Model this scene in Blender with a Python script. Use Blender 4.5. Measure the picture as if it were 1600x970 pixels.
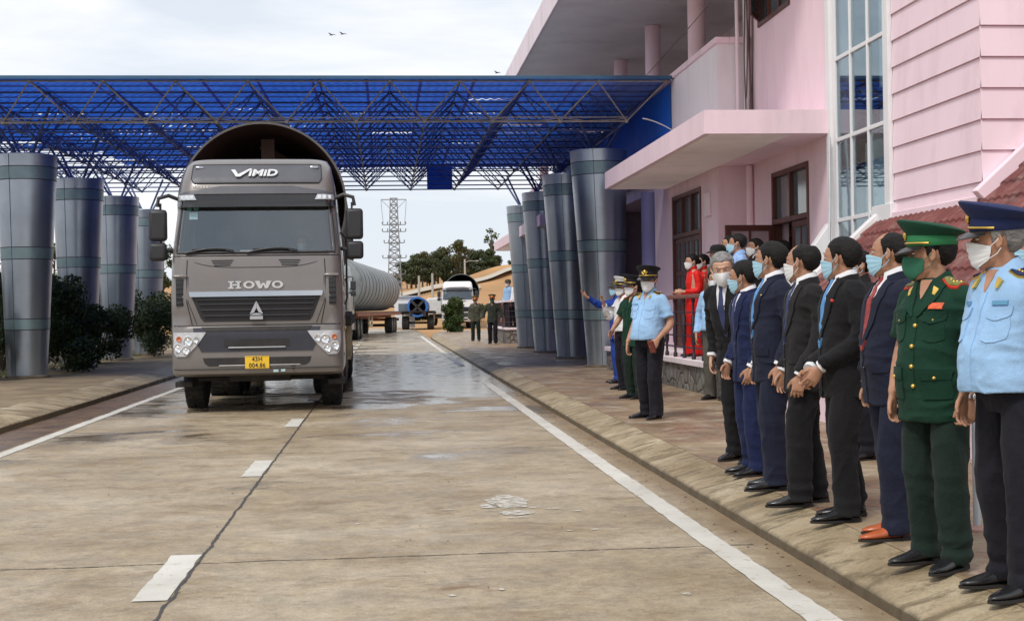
import bpy, bmesh, math, random
import numpy as np
from mathutils import Vector, Matrix, noise as mnoise
from mathutils.bvhtree import BVHTree
random.seed(7); rng = np.random.default_rng(7)
for o in list(bpy.data.objects): bpy.data.objects.remove(o)
scene = bpy.context.scene
COL = scene.collection
R = math.radians
# ---------------------------------------------------------------- camera
cam_d = bpy.data.cameras.new('camera'); cam = bpy.data.objects.new('camera', cam_d); COL.objects.link(cam)
cam_d.sensor_width = 36; cam_d.lens = 47.25; cam_d.clip_start = .1; cam_d.clip_end = 9000
cam.matrix_world = Matrix.Translation((0, 0, 1.38)) @ Matrix.Rotation(-math.atan(198 / 2100), 4, 'Z') @ Matrix.Rotation(R(90) - .0006, 4, 'X') @ Matrix.Rotation(-.016, 4, 'Z')
scene.camera = cam
# ---------------------------------------------------------------- sky and sun
SUN_EL, SUN_AZ = R(52), R(215)          # azimuth clockwise from +Y: behind the camera on its left
w = bpy.data.worlds.new('World'); scene.world = w; w.use_nodes = True
nt = w.node_tree; N = nt.nodes; L = nt.links; N.clear()
out = N.new('ShaderNodeOutputWorld'); bg = N.new('ShaderNodeBackground'); L.new(bg.outputs[0], out.inputs[0])
sky = N.new('ShaderNodeTexSky'); sky.sky_type = 'NISHITA'; sky.sun_disc = False; sky.sun_elevation = SUN_EL; sky.sun_rotation = SUN_AZ
tc = N.new('ShaderNodeTexCoord'); mp = N.new('ShaderNodeMapping'); mp.inputs['Scale'].default_value = (1.0, 1.0, 4.2); L.new(tc.outputs['Generated'], mp.inputs[0])
n1 = N.new('ShaderNodeTexNoise'); n1.inputs['Scale'].default_value = 2.6; n1.inputs['Detail'].default_value = 8; n1.inputs['Roughness'].default_value = .55; n1.inputs['Distortion'].default_value = .35
L.new(mp.outputs[0], n1.inputs['Vector'])
cr = N.new('ShaderNodeValToRGB'); cr.color_ramp.elements[0].position = .42; cr.color_ramp.elements[0].color = (6.4, 6.85, 7.5, 1); cr.color_ramp.elements[1].position = .58; cr.color_ramp.elements[1].color = (8.7, 8.7, 8.8, 1)
L.new(n1.outputs['Fac'], cr.inputs[0])
mx = N.new('ShaderNodeMix'); mx.data_type = 'RGBA'; mx.inputs[0].default_value = .9
L.new(sky.outputs[0], mx.inputs[6]); L.new(cr.outputs[0], mx.inputs[7]); L.new(mx.outputs[2], bg.inputs[0]); bg.inputs[1].default_value = .1
sd = bpy.data.lights.new('sun', 'SUN'); sd.energy = 1.75; sd.angle = R(14); sd.color = (1, .95, .88)
so = bpy.data.objects.new('sun', sd); COL.objects.link(so)
so.rotation_euler = Vector((-math.sin(SUN_AZ) * math.cos(SUN_EL), -math.cos(SUN_AZ) * math.cos(SUN_EL), -math.sin(SUN_EL))).to_track_quat('-Z', 'Y').to_euler()
scene.view_settings.view_transform = 'Standard'; scene.view_settings.look = 'None'; scene.view_settings.exposure = 0.36; scene.view_settings.gamma = 1
scene.cycles.max_bounces = 8; scene.cycles.transparent_max_bounces = 12; scene.cycles.use_denoising = True
# ---------------------------------------------------------------- materials
_M = {}
def mat(name, col, rough=.7, metal=0., var=.12, vs=3., bump=0., bs=40., spec=.5, coat=0., rvar=.1, dirt=None, ds=1.5, stretch=(1, 1, 1), sheen=0.):
    if name in _M: return _M[name]
    m = bpy.data.materials.new(name); m.use_nodes = True; nt = m.node_tree; n = nt.nodes; l = nt.links
    b = n['Principled BSDF']; b.inputs['Metallic'].default_value = metal; b.inputs['Specular IOR Level'].default_value = spec; b.inputs['Coat Weight'].default_value = coat
    b.inputs['Sheen Weight'].default_value = sheen
    t = n.new('ShaderNodeTexCoord'); mp = n.new('ShaderNodeMapping'); mp.inputs['Scale'].default_value = stretch; l.new(t.outputs['Object'], mp.inputs[0])
    def nz(scale, det=5, rg=.6):
        x = n.new('ShaderNodeTexNoise'); x.inputs['Scale'].default_value = scale; x.inputs['Detail'].default_value = det; x.inputs['Roughness'].default_value = rg
        l.new(mp.outputs[0], x.inputs['Vector']); return x.outputs['Fac']
    f = nz(vs)
    r = n.new('ShaderNodeValToRGB'); r.color_ramp.elements[0].position = .32; r.color_ramp.elements[1].position = .68
    r.color_ramp.elements[0].color = [c * (1 - var) for c in col] + [1]; r.color_ramp.elements[1].color = [min(1, c * (1 + var)) for c in col] + [1]
    l.new(f, r.inputs[0]); c = r.outputs[0]
    if dirt:
        d = n.new('ShaderNodeValToRGB'); d.color_ramp.elements[0].position = .5; d.color_ramp.elements[1].position = .72; d.color_ramp.elements[0].color = (0, 0, 0, 1); d.color_ramp.elements[1].color = (dirt[3],) * 3 + (1,)
        l.new(nz(ds, 9, .68), d.inputs[0]); k = n.new('ShaderNodeMix'); k.data_type = 'RGBA'; l.new(d.outputs[0], k.inputs[0]); l.new(c, k.inputs[6]); k.inputs[7].default_value = (*dirt[:3], 1); c = k.outputs[2]
    l.new(c, b.inputs['Base Color'])
    mr = n.new('ShaderNodeMapRange'); mr.inputs[3].default_value = max(.03, rough - rvar); mr.inputs[4].default_value = min(1, rough + rvar); l.new(nz(vs * 2.3), mr.inputs[0]); l.new(mr.outputs[0], b.inputs['Roughness'])
    if bump:
        bp = n.new('ShaderNodeBump'); bp.inputs['Strength'].default_value = bump; bp.inputs['Distance'].default_value = .01; l.new(nz(bs, 6, .65), bp.inputs['Height']); l.new(bp.outputs[0], b.inputs['Normal'])
    _M[name] = m; return m
# ---------------------------------------------------------------- object helpers
def smooth_mesh(me, ang=35):
    n = len(me.polygons)
    if n:
        me.polygons.foreach_set('use_smooth', [True] * n)
        try: me.set_sharp_from_angle(angle=R(ang))
        except Exception: pass
def link(name, me, parent=None, loc=None):
    o = bpy.data.objects.new(name, me); COL.objects.link(o)
    if parent is not None: o.parent = parent
    if loc is not None: o.location = loc
    return o
def tag(o, label=None, cat=None, group=None, kind=None):
    if label: o['label'] = label
    if cat: o['category'] = cat
    if group: o['group'] = group
    if kind: o['kind'] = kind
    return o
def empty(name, loc, label, cat, group=None, rz=0):
    o = bpy.data.objects.new(name, None); COL.objects.link(o); o.location = loc; o.rotation_euler = (0, 0, rz); o.empty_display_size = .3
    return tag(o, label, cat, group)
def copy_tree(o, parent=None):
    c = o.copy(); COL.objects.link(c)
    if parent is not None: c.parent = parent
    for ch in list(o.children): copy_tree(ch, c)
    return c
class MB:
    def __init__(s): s.v = []; s.f = []; s.mi = []; s.cur = 0
    def add(s, vs, fs):
        b = len(s.v); s.v += [tuple(map(float, p)) for p in vs]; s.f += [tuple(b + i for i in f) for f in fs]; s.mi += [s.cur] * len(fs); return s
    def box(s, x0, x1, y0, y1, z0, z1, M=None):
        p = [(x, y, z) for z in (z0, z1) for y in (y0, y1) for x in (x0, x1)]
        if M is not None: p = [M @ Vector(q) for q in p]
        return s.add(p, [(0, 2, 3, 1), (4, 5, 7, 6), (0, 1, 5, 4), (2, 6, 7, 3), (0, 4, 6, 2), (1, 3, 7, 5)])
    def bar(s, a, b, w, h):                      # rectangular bar between two points
        a, b = Vector(a), Vector(b); d = (b - a); ln = d.length; d.normalize()
        up = Vector((0, 0, 1)) if abs(d.z) < .95 else Vector((0, 1, 0))
        sx = d.cross(up).normalized(); sz = sx.cross(d)
        p = [q + sx * i * w / 2 + sz * j * h / 2 for q in (a, b) for i, j in ((-1, -1), (1, -1), (1, 1), (-1, 1))]
        return s.add(p, [(3, 2, 1, 0), (4, 5, 6, 7)] + [(i, (i + 1) % 4, 4 + (i + 1) % 4, 4 + i) for i in range(4)])
    def tube(s, pts, rad, n=8, cap=True, flat=1.0, ret=0):
        pts = [Vector(p) for p in pts]
        if not hasattr(rad, '__len__'): rad = [rad] * len(pts)
        prev = None; vs = []
        for i, p in enumerate(pts):
            d = (pts[min(i + 1, len(pts) - 1)] - pts[max(i - 1, 0)]).normalized()
            if prev is None:
                up = Vector((0, 0, 1)) if abs(d.z) < .9 else Vector((1, 0, 0)); a = d.cross(up).normalized()
            else: a = (prev - d * prev.dot(d)).normalized()
            prev = a; b = d.cross(a)
            for k in range(n):
                t = 2 * math.pi * k / n; vs.append(p + (a * math.cos(t) + b * math.sin(t) * flat) * rad[i])
        m = len(pts)
        if ret:                                   # fold the open end back inside, as a cuff does
            for dd, q in ((0, .86), (ret, .78)):
                for k in range(n): t = 2 * math.pi * k / n; vs.append(p - d * dd + (a * math.cos(t) + b * math.sin(t) * flat) * rad[-1] * q)
                m += 1
        fs = [(i * n + k, i * n + (k + 1) % n, (i + 1) * n + (k + 1) % n, (i + 1) * n + k) for i in range(m - 1) for k in range(n)]
        if cap: fs += [tuple(range(n))[::-1], tuple((m - 1) * n + k for k in range(n))]
        return s.add(vs, fs)
    def loft(s, rings, cap=True, closed=True):
        n = len(rings[0]); vs = [p for r in rings for p in r]; m = n if closed else n - 1
        fs = [(i * n + k, i * n + (k + 1) % n, (i + 1) * n + (k + 1) % n, (i + 1) * n + k) for i in range(len(rings) - 1) for k in range(m)]
        if cap and closed: fs += [tuple(range(n))[::-1], tuple((len(rings) - 1) * n + k for k in range(n))]
        return s.add(vs, fs)
    def lathe(s, prof, n=24, c=(0, 0, 0), axis='Z', cap=True):
        rings = []
        for r, z in prof:
            q = []
            for k in range(n):
                t = 2 * math.pi * k / n; x, y = r * math.cos(t), r * math.sin(t)
                q.append((c[0] + x, c[1] + y, c[2] + z) if axis == 'Z' else (c[0] + z, c[1] + x, c[2] + y) if axis == 'X' else (c[0] + y, c[1] + z, c[2] + x))
            rings.append(q)
        return s.loft(rings, cap)
    def prism(s, poly, d, M=None):               # polygon in local XZ, thickness d along +Y
        n = len(poly); p = [(x, 0, z) for x, z in poly] + [(x, d, z) for x, z in poly]
        if M is not None: p = [M @ Vector(q) for q in p]
        return s.add(p, [tuple(range(n)), tuple(range(2 * n - 1, n - 1, -1))] + [(i, n + i, n + (i + 1) % n, (i + 1) % n) for i in range(n)])
    def ell(s, c, r, n=16, m=10, M=None):
        rings = []
        for i in range(1, m):
            t = math.pi * i / m
            rings.append([Vector((c[0] + r[0] * math.sin(t) * math.cos(2 * math.pi * k / n), c[1] + r[1] * math.sin(t) * math.sin(2 * math.pi * k / n), c[2] - r[2] * math.cos(t))) for k in range(n)])
        if M is not None: rings = [[M @ p for p in q] for q in rings]
        return s.loft(rings)
    def mesh(s, name):
        me = bpy.data.meshes.new(name); me.from_pydata(s.v, [], s.f)
        if any(s.mi): me.polygons.foreach_set('material_index', s.mi)
        me.validate(); me.update(); return me
    def build(s, name, m, parent=None, smooth=35, bevel=0, fix=True, loc=None, seg=2):
        me = s.mesh(name)
        if fix:
            bm = bmesh.new(); bm.from_mesh(me); bmesh.ops.recalc_face_normals(bm, faces=bm.faces); bm.to_mesh(me); bm.free()
        for q in (m if isinstance(m, (list, tuple)) else [m]): me.materials.append(q)
        if smooth: smooth_mesh(me, smooth)
        o = link(name, me, parent, loc)
        if bevel:
            b = o.modifiers.new('bevel', 'BEVEL'); b.width = bevel; b.segments = seg; b.limit_method = 'ANGLE'; b.angle_limit = R(40); b.harden_normals = False
        return o
def plate(y0, y1, z0, z1, x0, x1, holes=(), axis='X'):
    """wall slab between x0 (seen face) and x1 with real openings; axis 'X': spans Y-Z; axis 'Y': spans X-Z"""
    mb = MB(); ys = sorted({y0, y1, *[h[0] for h in holes], *[h[1] for h in holes]}); zs = sorted({z0, z1, *[h[2] for h in holes], *[h[3] for h in holes]})
    solid = lambda i, j: 0 <= i < len(ys) - 1 and 0 <= j < len(zs) - 1 and not any(h[0] <= (ys[i] + ys[i + 1]) / 2 <= h[1] and h[2] <= (zs[j] + zs[j + 1]) / 2 <= h[3] for h in holes)
    P = (lambda x, y, z: (x, y, z)) if axis == 'X' else (lambda x, y, z: (y, x, z))
    for i in range(len(ys) - 1):
        for j in range(len(zs) - 1):
            if not solid(i, j): continue
            a, b, c, d = ys[i], ys[i + 1], zs[j], zs[j + 1]
            for x in (x0, x1): mb.add([P(x, a, c), P(x, b, c), P(x, b, d), P(x, a, d)], [(0, 1, 2, 3)])
            for di, dj, e in ((-1, 0, [(a, c), (a, d)]), (1, 0, [(b, c), (b, d)]), (0, -1, [(a, c), (b, c)]), (0, 1, [(a, d), (b, d)])):
                if not solid(i + di, j + dj): mb.add([P(x0, *e[0]), P(x0, *e[1]), P(x1, *e[1]), P(x1, *e[0])], [(0, 1, 2, 3)])
    return mb
def merge_doubles(o, d=1e-4):
    bm = bmesh.new(); bm.from_mesh(o.data); bmesh.ops.remove_doubles(bm, verts=bm.verts, dist=d); bmesh.ops.recalc_face_normals(bm, faces=bm.faces); bm.to_mesh(o.data); bm.free(); return o
def ss(a, b, x):
    t = np.clip((x - a) / (b - a), 0, 1); return t * t * (3 - 2 * t)
def vnoise(p, seed=0):
    """vectorised value noise in [-1,1], p is (n,3)"""
    p = np.asarray(p, float); i = np.floor(p).astype(np.int64); f = p - i; f = f * f * (3 - 2 * f)
    def h(a, b, c):
        x = (a * 374761393 + b * 668265263 + c * 2147483647 + seed * 974711) & 0x7fffffff
        x = ((x ^ (x >> 13)) * 1274126177) & 0x7fffffff
        return ((x ^ (x >> 16)) & 0xffff) / 32767.5 - 1
    r = 0
    for dx in (0, 1):
        for dy in (0, 1):
            for dz in (0, 1):
                r = r + h(i[:, 0] + dx, i[:, 1] + dy, i[:, 2] + dz) * (f[:, 0] if dx else 1 - f[:, 0]) * (f[:, 1] if dy else 1 - f[:, 1]) * (f[:, 2] if dz else 1 - f[:, 2])
    return r
def text_mb(s, size, M, depth=.004, bold=0., shear=0., sx=1., space=1.):
    c = bpy.data.curves.new('txt', 'FONT'); c.body = s; c.size = size; c.align_x = 'CENTER'; c.align_y = 'CENTER'; c.extrude = depth; c.offset = bold; c.shear = shear; c.resolution_u = 3; c.space_character = space
    o = bpy.data.objects.new('txt', c); COL.objects.link(o)
    bpy.context.view_layer.update(); me = bpy.data.meshes.new_from_object(o.evaluated_get(bpy.context.evaluated_depsgraph_get()))
    mb = MB(); S = Matrix.Diagonal((sx, 1, 1, 1))
    mb.add([M @ S @ v.co for v in me.vertices], [tuple(p.vertices) for p in me.polygons])
    bpy.data.objects.remove(o); bpy.data.curves.remove(c); bpy.data.meshes.remove(me); return mb
FRONT = Matrix.Rotation(R(90), 4, 'X')           # text plane facing -Y
# ================================================================ GROUND, ROAD, PAVEMENTS
def node_mat(name, fn):
    m = bpy.data.materials.new(name); m.use_nodes = True; nt = m.node_tree
    class H:
        n = nt.nodes; l = nt.links; b = nt.nodes['Principled BSDF']
        @staticmethod
        def noise(vec, s, d=6, r=.6, dist=0.):
            x = nt.nodes.new('ShaderNodeTexNoise'); x.inputs['Scale'].default_value = s; x.inputs['Detail'].default_value = d; x.inputs['Roughness'].default_value = r; x.inputs['Distortion'].default_value = dist; nt.links.new(vec, x.inputs['Vector']); return x.outputs['Fac']
        @staticmethod
        def ramp(f, *st):
            x = nt.nodes.new('ShaderNodeValToRGB'); e = x.color_ramp.elements
            while len(e) < len(st): e.new(.5)
            for q, (p, c) in zip(e, st): q.position = p; q.color = (*c, 1) if hasattr(c, '__len__') else (c, c, c, 1)
            nt.links.new(f, x.inputs[0]); return x.outputs[0]
        @staticmethod
        def mix(f, a, b, mode='MIX'):
            x = nt.nodes.new('ShaderNodeMix'); x.data_type = 'RGBA'; x.blend_type = mode
            for i, q in ((0, f), (6, a), (7, b)):
                if hasattr(q, 'node'): nt.links.new(q, x.inputs[i])
                else: x.inputs[i].default_value = q if i == 0 else (*q, 1)
            return x.outputs[2]
        @staticmethod
        def math(op, a, b=0., clamp=False):
            x = nt.nodes.new('ShaderNodeMath'); x.operation = op; x.use_clamp = clamp
            for i, q in ((0, a), (1, b)):
                if hasattr(q, 'node'): nt.links.new(q, x.inputs[i])
                else: x.inputs[i].default_value = q
            return x.outputs[0]
        @staticmethod
        def mapr(f, a, b, c, d):
            x = nt.nodes.new('ShaderNodeMapRange'); x.interpolation_type = 'SMOOTHSTEP'; nt.links.new(f, x.inputs[0])
            for i, q in enumerate((a, b, c, d)): x.inputs[i + 1].default_value = q
            return x.outputs[0]
        @staticmethod
        def vec(scale=(1, 1, 1)):
            t = nt.nodes.new('ShaderNodeTexCoord'); p = nt.nodes.new('ShaderNodeMapping'); p.inputs['Scale'].default_value = scale; nt.links.new(t.outputs['Object'], p.inputs[0]); return p.outputs[0]
        @staticmethod
        def bump(h, s, dist=.01):
            x = nt.nodes.new('ShaderNodeBump'); x.inputs['Strength'].default_value = s; x.inputs['Distance'].default_value = dist; nt.links.new(h, x.inputs['Height']); nt.links.new(x.outputs[0], nt.nodes['Principled BSDF'].inputs['Normal'])
    fn(H); _M[name] = m; return m
def _road(h):
    v = h.vec(); vs = h.vec((.9, 1.0, 1)); vl = h.vec((.9, 1.25, 1))
    c = h.ramp(h.noise(v, .55, 9, .62), (.3, (.275, .207, .125)), (.5, (.37, .297, .200)), (.68, (.46, .388, .285)))
    c = h.mix(h.ramp(h.noise(vl, 1.1, 10, .72, .6), (.5, 0), (.64, .65)), c, (.225, .15, .075))
    c = h.mix(h.ramp(h.noise(vl, 2.1, 10, .72, .4), (.58, 0), (.75, .65)), c, (.46, .40, .31))
    c = h.mix(h.ramp(h.noise(vs, .9, 8, .7, 1.), (.63, 0), (.72, .7)), c, (.20, .095, .03))
    c = h.mix(.8, c, h.ramp(h.noise(vs, 3.6, 10, .74, .5), (.30, .60), (.5, 1.0), (.72, 1.32)), 'MULTIPLY')
    c = h.mix(h.ramp(h.noise(vl, 7, 8, .75), (.60, 0), (.70, .55)), c, (.13, .09, .05))
    c = h.mix(h.ramp(h.noise(vs, .62, 9, .72, 1.4), (.61, 0), (.70, .8)), c, (.17, .085, .028))
    vf = h.vec((1, 2.2, 1))
    c = h.mix(h.ramp(h.noise(vf, 8, 6, .7, .4), (.60, 0), (.66, .6)), c, (.15, .105, .06))
    c = h.mix(h.ramp(h.noise(h.vec((1.3, 2, 2)), 11, 6, .7, .3), (.62, 0), (.67, .6)), c, (.50, .44, .34))
    c = h.mix(.75, c, h.ramp(h.noise(v, 16, 8, .8), (.32, .66), (.5, 1.), (.68, 1.30)), 'MULTIPLY')
    c = h.mix(.6, c, h.ramp(h.noise(v, 70, 4, .75), (.3, .55), (.7, 1.35)), 'MULTIPLY')
    sx = h.n.new('ShaderNodeSeparateXYZ'); h.l.new(v, sx.inputs[0]); y = sx.outputs[1]
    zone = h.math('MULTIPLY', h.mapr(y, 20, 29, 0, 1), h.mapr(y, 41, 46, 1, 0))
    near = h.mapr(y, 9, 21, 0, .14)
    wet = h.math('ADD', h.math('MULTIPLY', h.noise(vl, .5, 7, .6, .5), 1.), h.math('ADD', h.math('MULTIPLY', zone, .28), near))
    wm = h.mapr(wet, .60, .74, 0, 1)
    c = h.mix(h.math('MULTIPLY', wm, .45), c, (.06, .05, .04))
    ex = h.math('ADD', sx.outputs[0], h.math('MULTIPLY', h.math('SUBTRACT', h.noise(v, 2.2, 8), .5), .5)); c = h.mix(h.mapr(ex, 1.96, 2.16, 0, .62), c, (.19, .118, .055))      # gutter grime by the right kerb
    h.l.new(c, h.b.inputs['Base Color'])
    rg = h.math('SUBTRACT', h.mapr(h.noise(v, 3, 6), .3, .7, .42, .66), h.math('MULTIPLY', wm, .4), True); h.l.new(rg, h.b.inputs['Roughness'])
    h.b.inputs['Specular IOR Level'].default_value = .5
    bh = h.math('MULTIPLY', h.noise(v, 45, 8, .7), h.math('SUBTRACT', 1., h.math('MULTIPLY', wm, .85))); h.bump(bh, .35, .012)
M_road = node_mat('wet_stained_concrete', _road)
def _apron(h):
    v = h.vec(); vs = h.vec((1, 1, 1))
    c = h.ramp(h.noise(v, 1.4, 9, .65), (.3, (.20, .145, .075)), (.52, (.36, .28, .17)), (.7, (.50, .42, .29)))
    c = h.mix(h.ramp(h.noise(h.vec((.8, 1.7, 1)), 3.4, 10, .76, .8), (.48, 0), (.60, .8)), c, (.12, .085, .042))
    c = h.mix(.6, c, h.ramp(h.noise(v, 55, 4, .7), (.3, .6), (.7, 1.25)), 'MULTIPLY')
    sx = h.n.new('ShaderNodeSeparateXYZ'); h.l.new(v, sx.inputs[0]); lo = h.mapr(h.math('ADD', sx.outputs[2], h.math('MULTIPLY', h.noise(v, 7, 5), .03)), .055, .085, .85, 0); c = h.mix(lo, c, (.075, .055, .03))   # darker low on the kerb face
    h.l.new(c, h.b.inputs['Base Color']); h.l.new(h.mapr(h.noise(v, 3, 6), .3, .7, .5, .8), h.b.inputs['Roughness']); h.bump(h.noise(v, 22, 9, .72), .5, .012)
M_apron = node_mat('old_kerb_concrete', _apron)
def _pav(h):
    v = h.vec(); br = h.n.new('ShaderNodeTexBrick'); br.inputs['Scale'].default_value = 1.; br.inputs['Brick Width'].default_value = .26; br.inputs['Row Height'].default_value = .13; br.inputs['Mortar Size'].default_value = .012; br.inputs['Mortar Smooth'].default_value = .3
    br.inputs['Color1'].default_value = (.27, .125, .08, 1); br.inputs['Color2'].default_value = (.20, .12, .078, 1); br.inputs['Mortar'].default_value = (.09, .07, .045, 1); h.l.new(v, br.inputs['Vector'])
    c = h.mix(h.ramp(h.noise(v, 1.1, 9, .7, .5), (.36, 0), (.58, .85)), br.outputs['Color'], (.33, .25, .15))
    c = h.mix(h.ramp(h.noise(v, 2.2, 9, .72, .6), (.52, 0), (.66, .8)), c, (.47, .41, .32))
    c = h.mix(h.ramp(h.noise(v, .8, 8, .7), (.55, 0), (.7, .6)), c, (.11, .075, .04))
    h.l.new(c, h.b.inputs['Base Color']); h.l.new(h.mapr(h.noise(v, 1.5, 8), .35, .65, .28, .7), h.b.inputs['Roughness'])
    h.bump(h.math('ADD', h.math('MULTIPLY', br.outputs['Fac'], -.5), h.noise(v, 20, 7, .7)), .5, .012)
M_pav = node_mat('red_paver_tiles', _pav)
M_mud = mat('wet_gutter_mud', (.15, .088, .042), .35, var=.4, vs=2.5, bump=.5, bs=14, rvar=.22, dirt=(.08, .05, .03, .8), ds=3)
M_earth = mat('orange_earth', (.40, .215, .085), .9, var=.22, vs=.08, bump=.6, bs=1.2, dirt=(.20, .18, .06, .5), ds=.06)
M_soil = mat('dark_soil', (.10, .075, .045), .9, var=.35, vs=1.2, bump=.8, bs=8)
def _paint(h):
    v = h.vec()
    a = h.ramp(h.noise(v, 9, 10, .75), (.33, 0), (.44, 1)); b = h.ramp(h.noise(v, 1.3, 6), (.3, (.50, .475, .42)), (.7, (.68, .66, .60)))
    h.l.new(h.mix(a, (.34, .27, .18), b), h.b.inputs['Base Color']); h.b.inputs['Roughness'].default_value = .55; h.bump(h.noise(v, 60, 6), .3)
M_paint = node_mat('worn_white_paint', _paint)
M_tar = mat('black_tar', (.045, .038, .032), .55, var=.3, vs=8, bump=.4)
def _splat(h):
    v = h.vec(); h.b.inputs['Base Color'].default_value = (.62, .59, .53, 1); h.b.inputs['Roughness'].default_value = .6
    a = h.math('MULTIPLY', h.ramp(h.noise(v, 14, 9, .75), (.40, 0), (.54, 1)), .85); tr = h.n.new('ShaderNodeBsdfTransparent'); m = h.n.new('ShaderNodeMixShader'); h.l.new(a, m.inputs[0]); h.l.new(tr.outputs[0], m.inputs[1]); h.l.new(h.b.outputs[0], m.inputs[2]); h.l.new(m.outputs[0], h.n['Material Output'].inputs[0])
M_splat = node_mat('dried_white_paint', _splat)

def sheet(name, x0, x1, y0, y1, z, m, nx=1, ny=1, kind='structure'):
    mb = MB(); xs = np.linspace(x0, x1, nx + 1); ys = np.linspace(y0, y1, ny + 1)
    mb.add([(x, y, z) for y in ys for x in xs], [(j * (nx + 1) + i, j * (nx + 1) + i + 1, (j + 1) * (nx + 1) + i + 1, (j + 1) * (nx + 1) + i) for j in range(ny) for i in range(nx)])
    o = mb.build(name, m, smooth=0); o['kind'] = kind; return o
g = sheet('ground', -3500, 3500, -60, 7000, -.03, M_earth)
sheet('road', -3.98, 2.23, -6, 112, 0, M_road, 4, 60)
sheet('gutter', -4.66, -3.98, -6, 112, -.012, M_mud)
def strip(name, prof, y0, y1, m, jitter=0., step=.5, curve=None):
    mb = MB(); ny = int((y1 - y0) / step); rings = []
    for j in range(ny + 1):
        y = y0 + (y1 - y0) * j / ny; dx = curve(y) if curve else 0
        rings.append([(x + dx + jitter * mnoise.noise((i * 3.1, y * 1.7, 5)), y, z + jitter * .5 * mnoise.noise((i * 2.3, y * 2.1, 9))) for i, (x, z) in enumerate(prof)])
    mb.loft(rings, cap=False, closed=False); o = mb.build(name, m, smooth=28, fix=False); o['kind'] = 'structure'; return o
far_bend = lambda y: max(0, y - 62) ** 2 * .0022
strip('kerb', [(2.21, -.02), (2.215, .05), (2.232, .066), (2.38, .108), (2.56, .15)], -6, 84, M_apron, .006, .35, far_bend)
strip('pavement', [(2.545, .15), (3.5, .152), (5, .152), (6.6, .152)], -6, 84, M_pav, 0, 2, far_bend)
strip('kerb', [(-4.635, -.02), (-4.64, .055), (-4.66, .07), (-4.95, .115), (-5.25, .145)][::-1], -6, 84, M_apron, .009, .35)
strip('pavement', [(-5.245, .145), (-6.2, .15), (-7.0, .15), (-8.6, .15)][::-1], -6, 84, mat('left_pavement_concrete', (.235, .175, .10), .75, var=.3, vs=1.1, bump=.5, bs=22, dirt=(.10, .07, .04, .8), ds=1.0), 0, 2)
sheet('planting_bed', -60, -8.55, -6, 84, .12, M_soil)
sheet('yard_ground', 6.5, 60, -6, 84, .10, M_soil)

def ragged(name, pts_l, pts_r, z, m, amp=.006, kind='structure'):
    mb = MB(); a = []; n = len(pts_l)
    vs = []
    for i in range(n):
        for q, sgn in ((pts_l[i], -1), (pts_r[i], 1)):
            vs.append((q[0] + amp * random.uniform(-1, 1), q[1] + amp * random.uniform(-1, 1), z))
    mb.add(vs, [(2 * i, 2 * i + 1, 2 * i + 3, 2 * i + 2) for i in range(n - 1)])
    o = mb.build(name, m, smooth=0, fix=False); o['kind'] = kind; return o
def line(x0, x1, y0, y1, wd, step=.12):
    n = int((y1 - y0) / step) + 2; t = np.linspace(0, 1, n); xs = x0 + (x1 - x0) * t; ys = y0 + (y1 - y0) * t
    return ragged('road_marking', [(x - wd / 2, y) for x, y in zip(xs, ys)], [(x + wd / 2, y) for x, y in zip(xs, ys)], .005, M_paint)
line(1.885, 1.885, 4, 25.5, .15); line(1.885, 1.93, 33.5, 74, .15, .4); line(-3.86, -3.90, 5, 60, .13, .2)
for y in np.arange(6.62 - 4.93, 80, 4.93):
    line(-1.155, -1.155, y, y + 1.24, .17, .1)
def crack(x0, y0, x1, y1, wd, amp, n, fr=3.):
    t = np.linspace(0, 1, n); d = np.array([x1 - x0, y1 - y0]); d /= np.linalg.norm(d); nn = np.array([-d[1], d[0]]); A = []; B = []
    for k in t:
        p = np.array([x0 + (x1 - x0) * k, y0 + (y1 - y0) * k]) + nn * amp * mnoise.noise((p_ := k * fr * 7, x0, y0)); q = wd * (.45 + .8 * abs(mnoise.noise((k * fr * 25, y0, 2))))
        A.append(p - nn * q / 2); B.append(p + nn * q / 2)
    return ragged('road_joint', A, B, .0025, M_tar, .003)
crack(-1.06, 4, -1.06, 60, .034, .012, 1400, 34)
for y, wd in ((7.58, .018), (13.4, .012), (19.2, .014), (25.1, .012), (31, .012), (37, .012), (43, .012)):
    crack(-3.95, y, 2.1, y + .03, wd, .022, 400)
def splat(cx, cy, rx, ry, n=64, seed=0):
    mb = MB(); rr = random.Random(seed); vs = [(cx, cy, .006)]
    for k in range(n):
        a = 2 * math.pi * k / n; r = 1 + .28 * mnoise.noise((math.cos(a) * 1.7, math.sin(a) * 1.7, seed * 3.3)) + .22 * mnoise.noise((math.cos(a) * 5, math.sin(a) * 5, seed)) + rr.uniform(-.05, .05)
        vs.append((cx + rx * r * math.cos(a), cy + ry * r * math.sin(a), .006))
    mb.add(vs, [(0, k + 1, (k + 1) % n + 1) for k in range(n)])
    o = mb.build('paint_splash', M_splat, smooth=0, fix=False); o['kind'] = 'structure'
for i, q in enumerate([(.86, 9.62, .15, .30), (.70, 9.42, .07, .1), (.87, 9.08, .12, .10), (.85, 8.88, .09, .035), (1.02, 9.30, .05, .03), (1.14, 9.22, .05, .02), (1.27, 9.08, .04, .02), (1.28, 8.3, .025, .02), (1.42, 6.35, .02, .03), (1.12, 8.28, .02, .015), (.4, 9.3, .05, .02), (-.2, 8.8, .02, .03), (.3, 6.5, .02, .02), (-2.4, 7.7, .02, .04), (.55, 6.6, .015, .02)]): splat(*q, seed=i)
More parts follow.
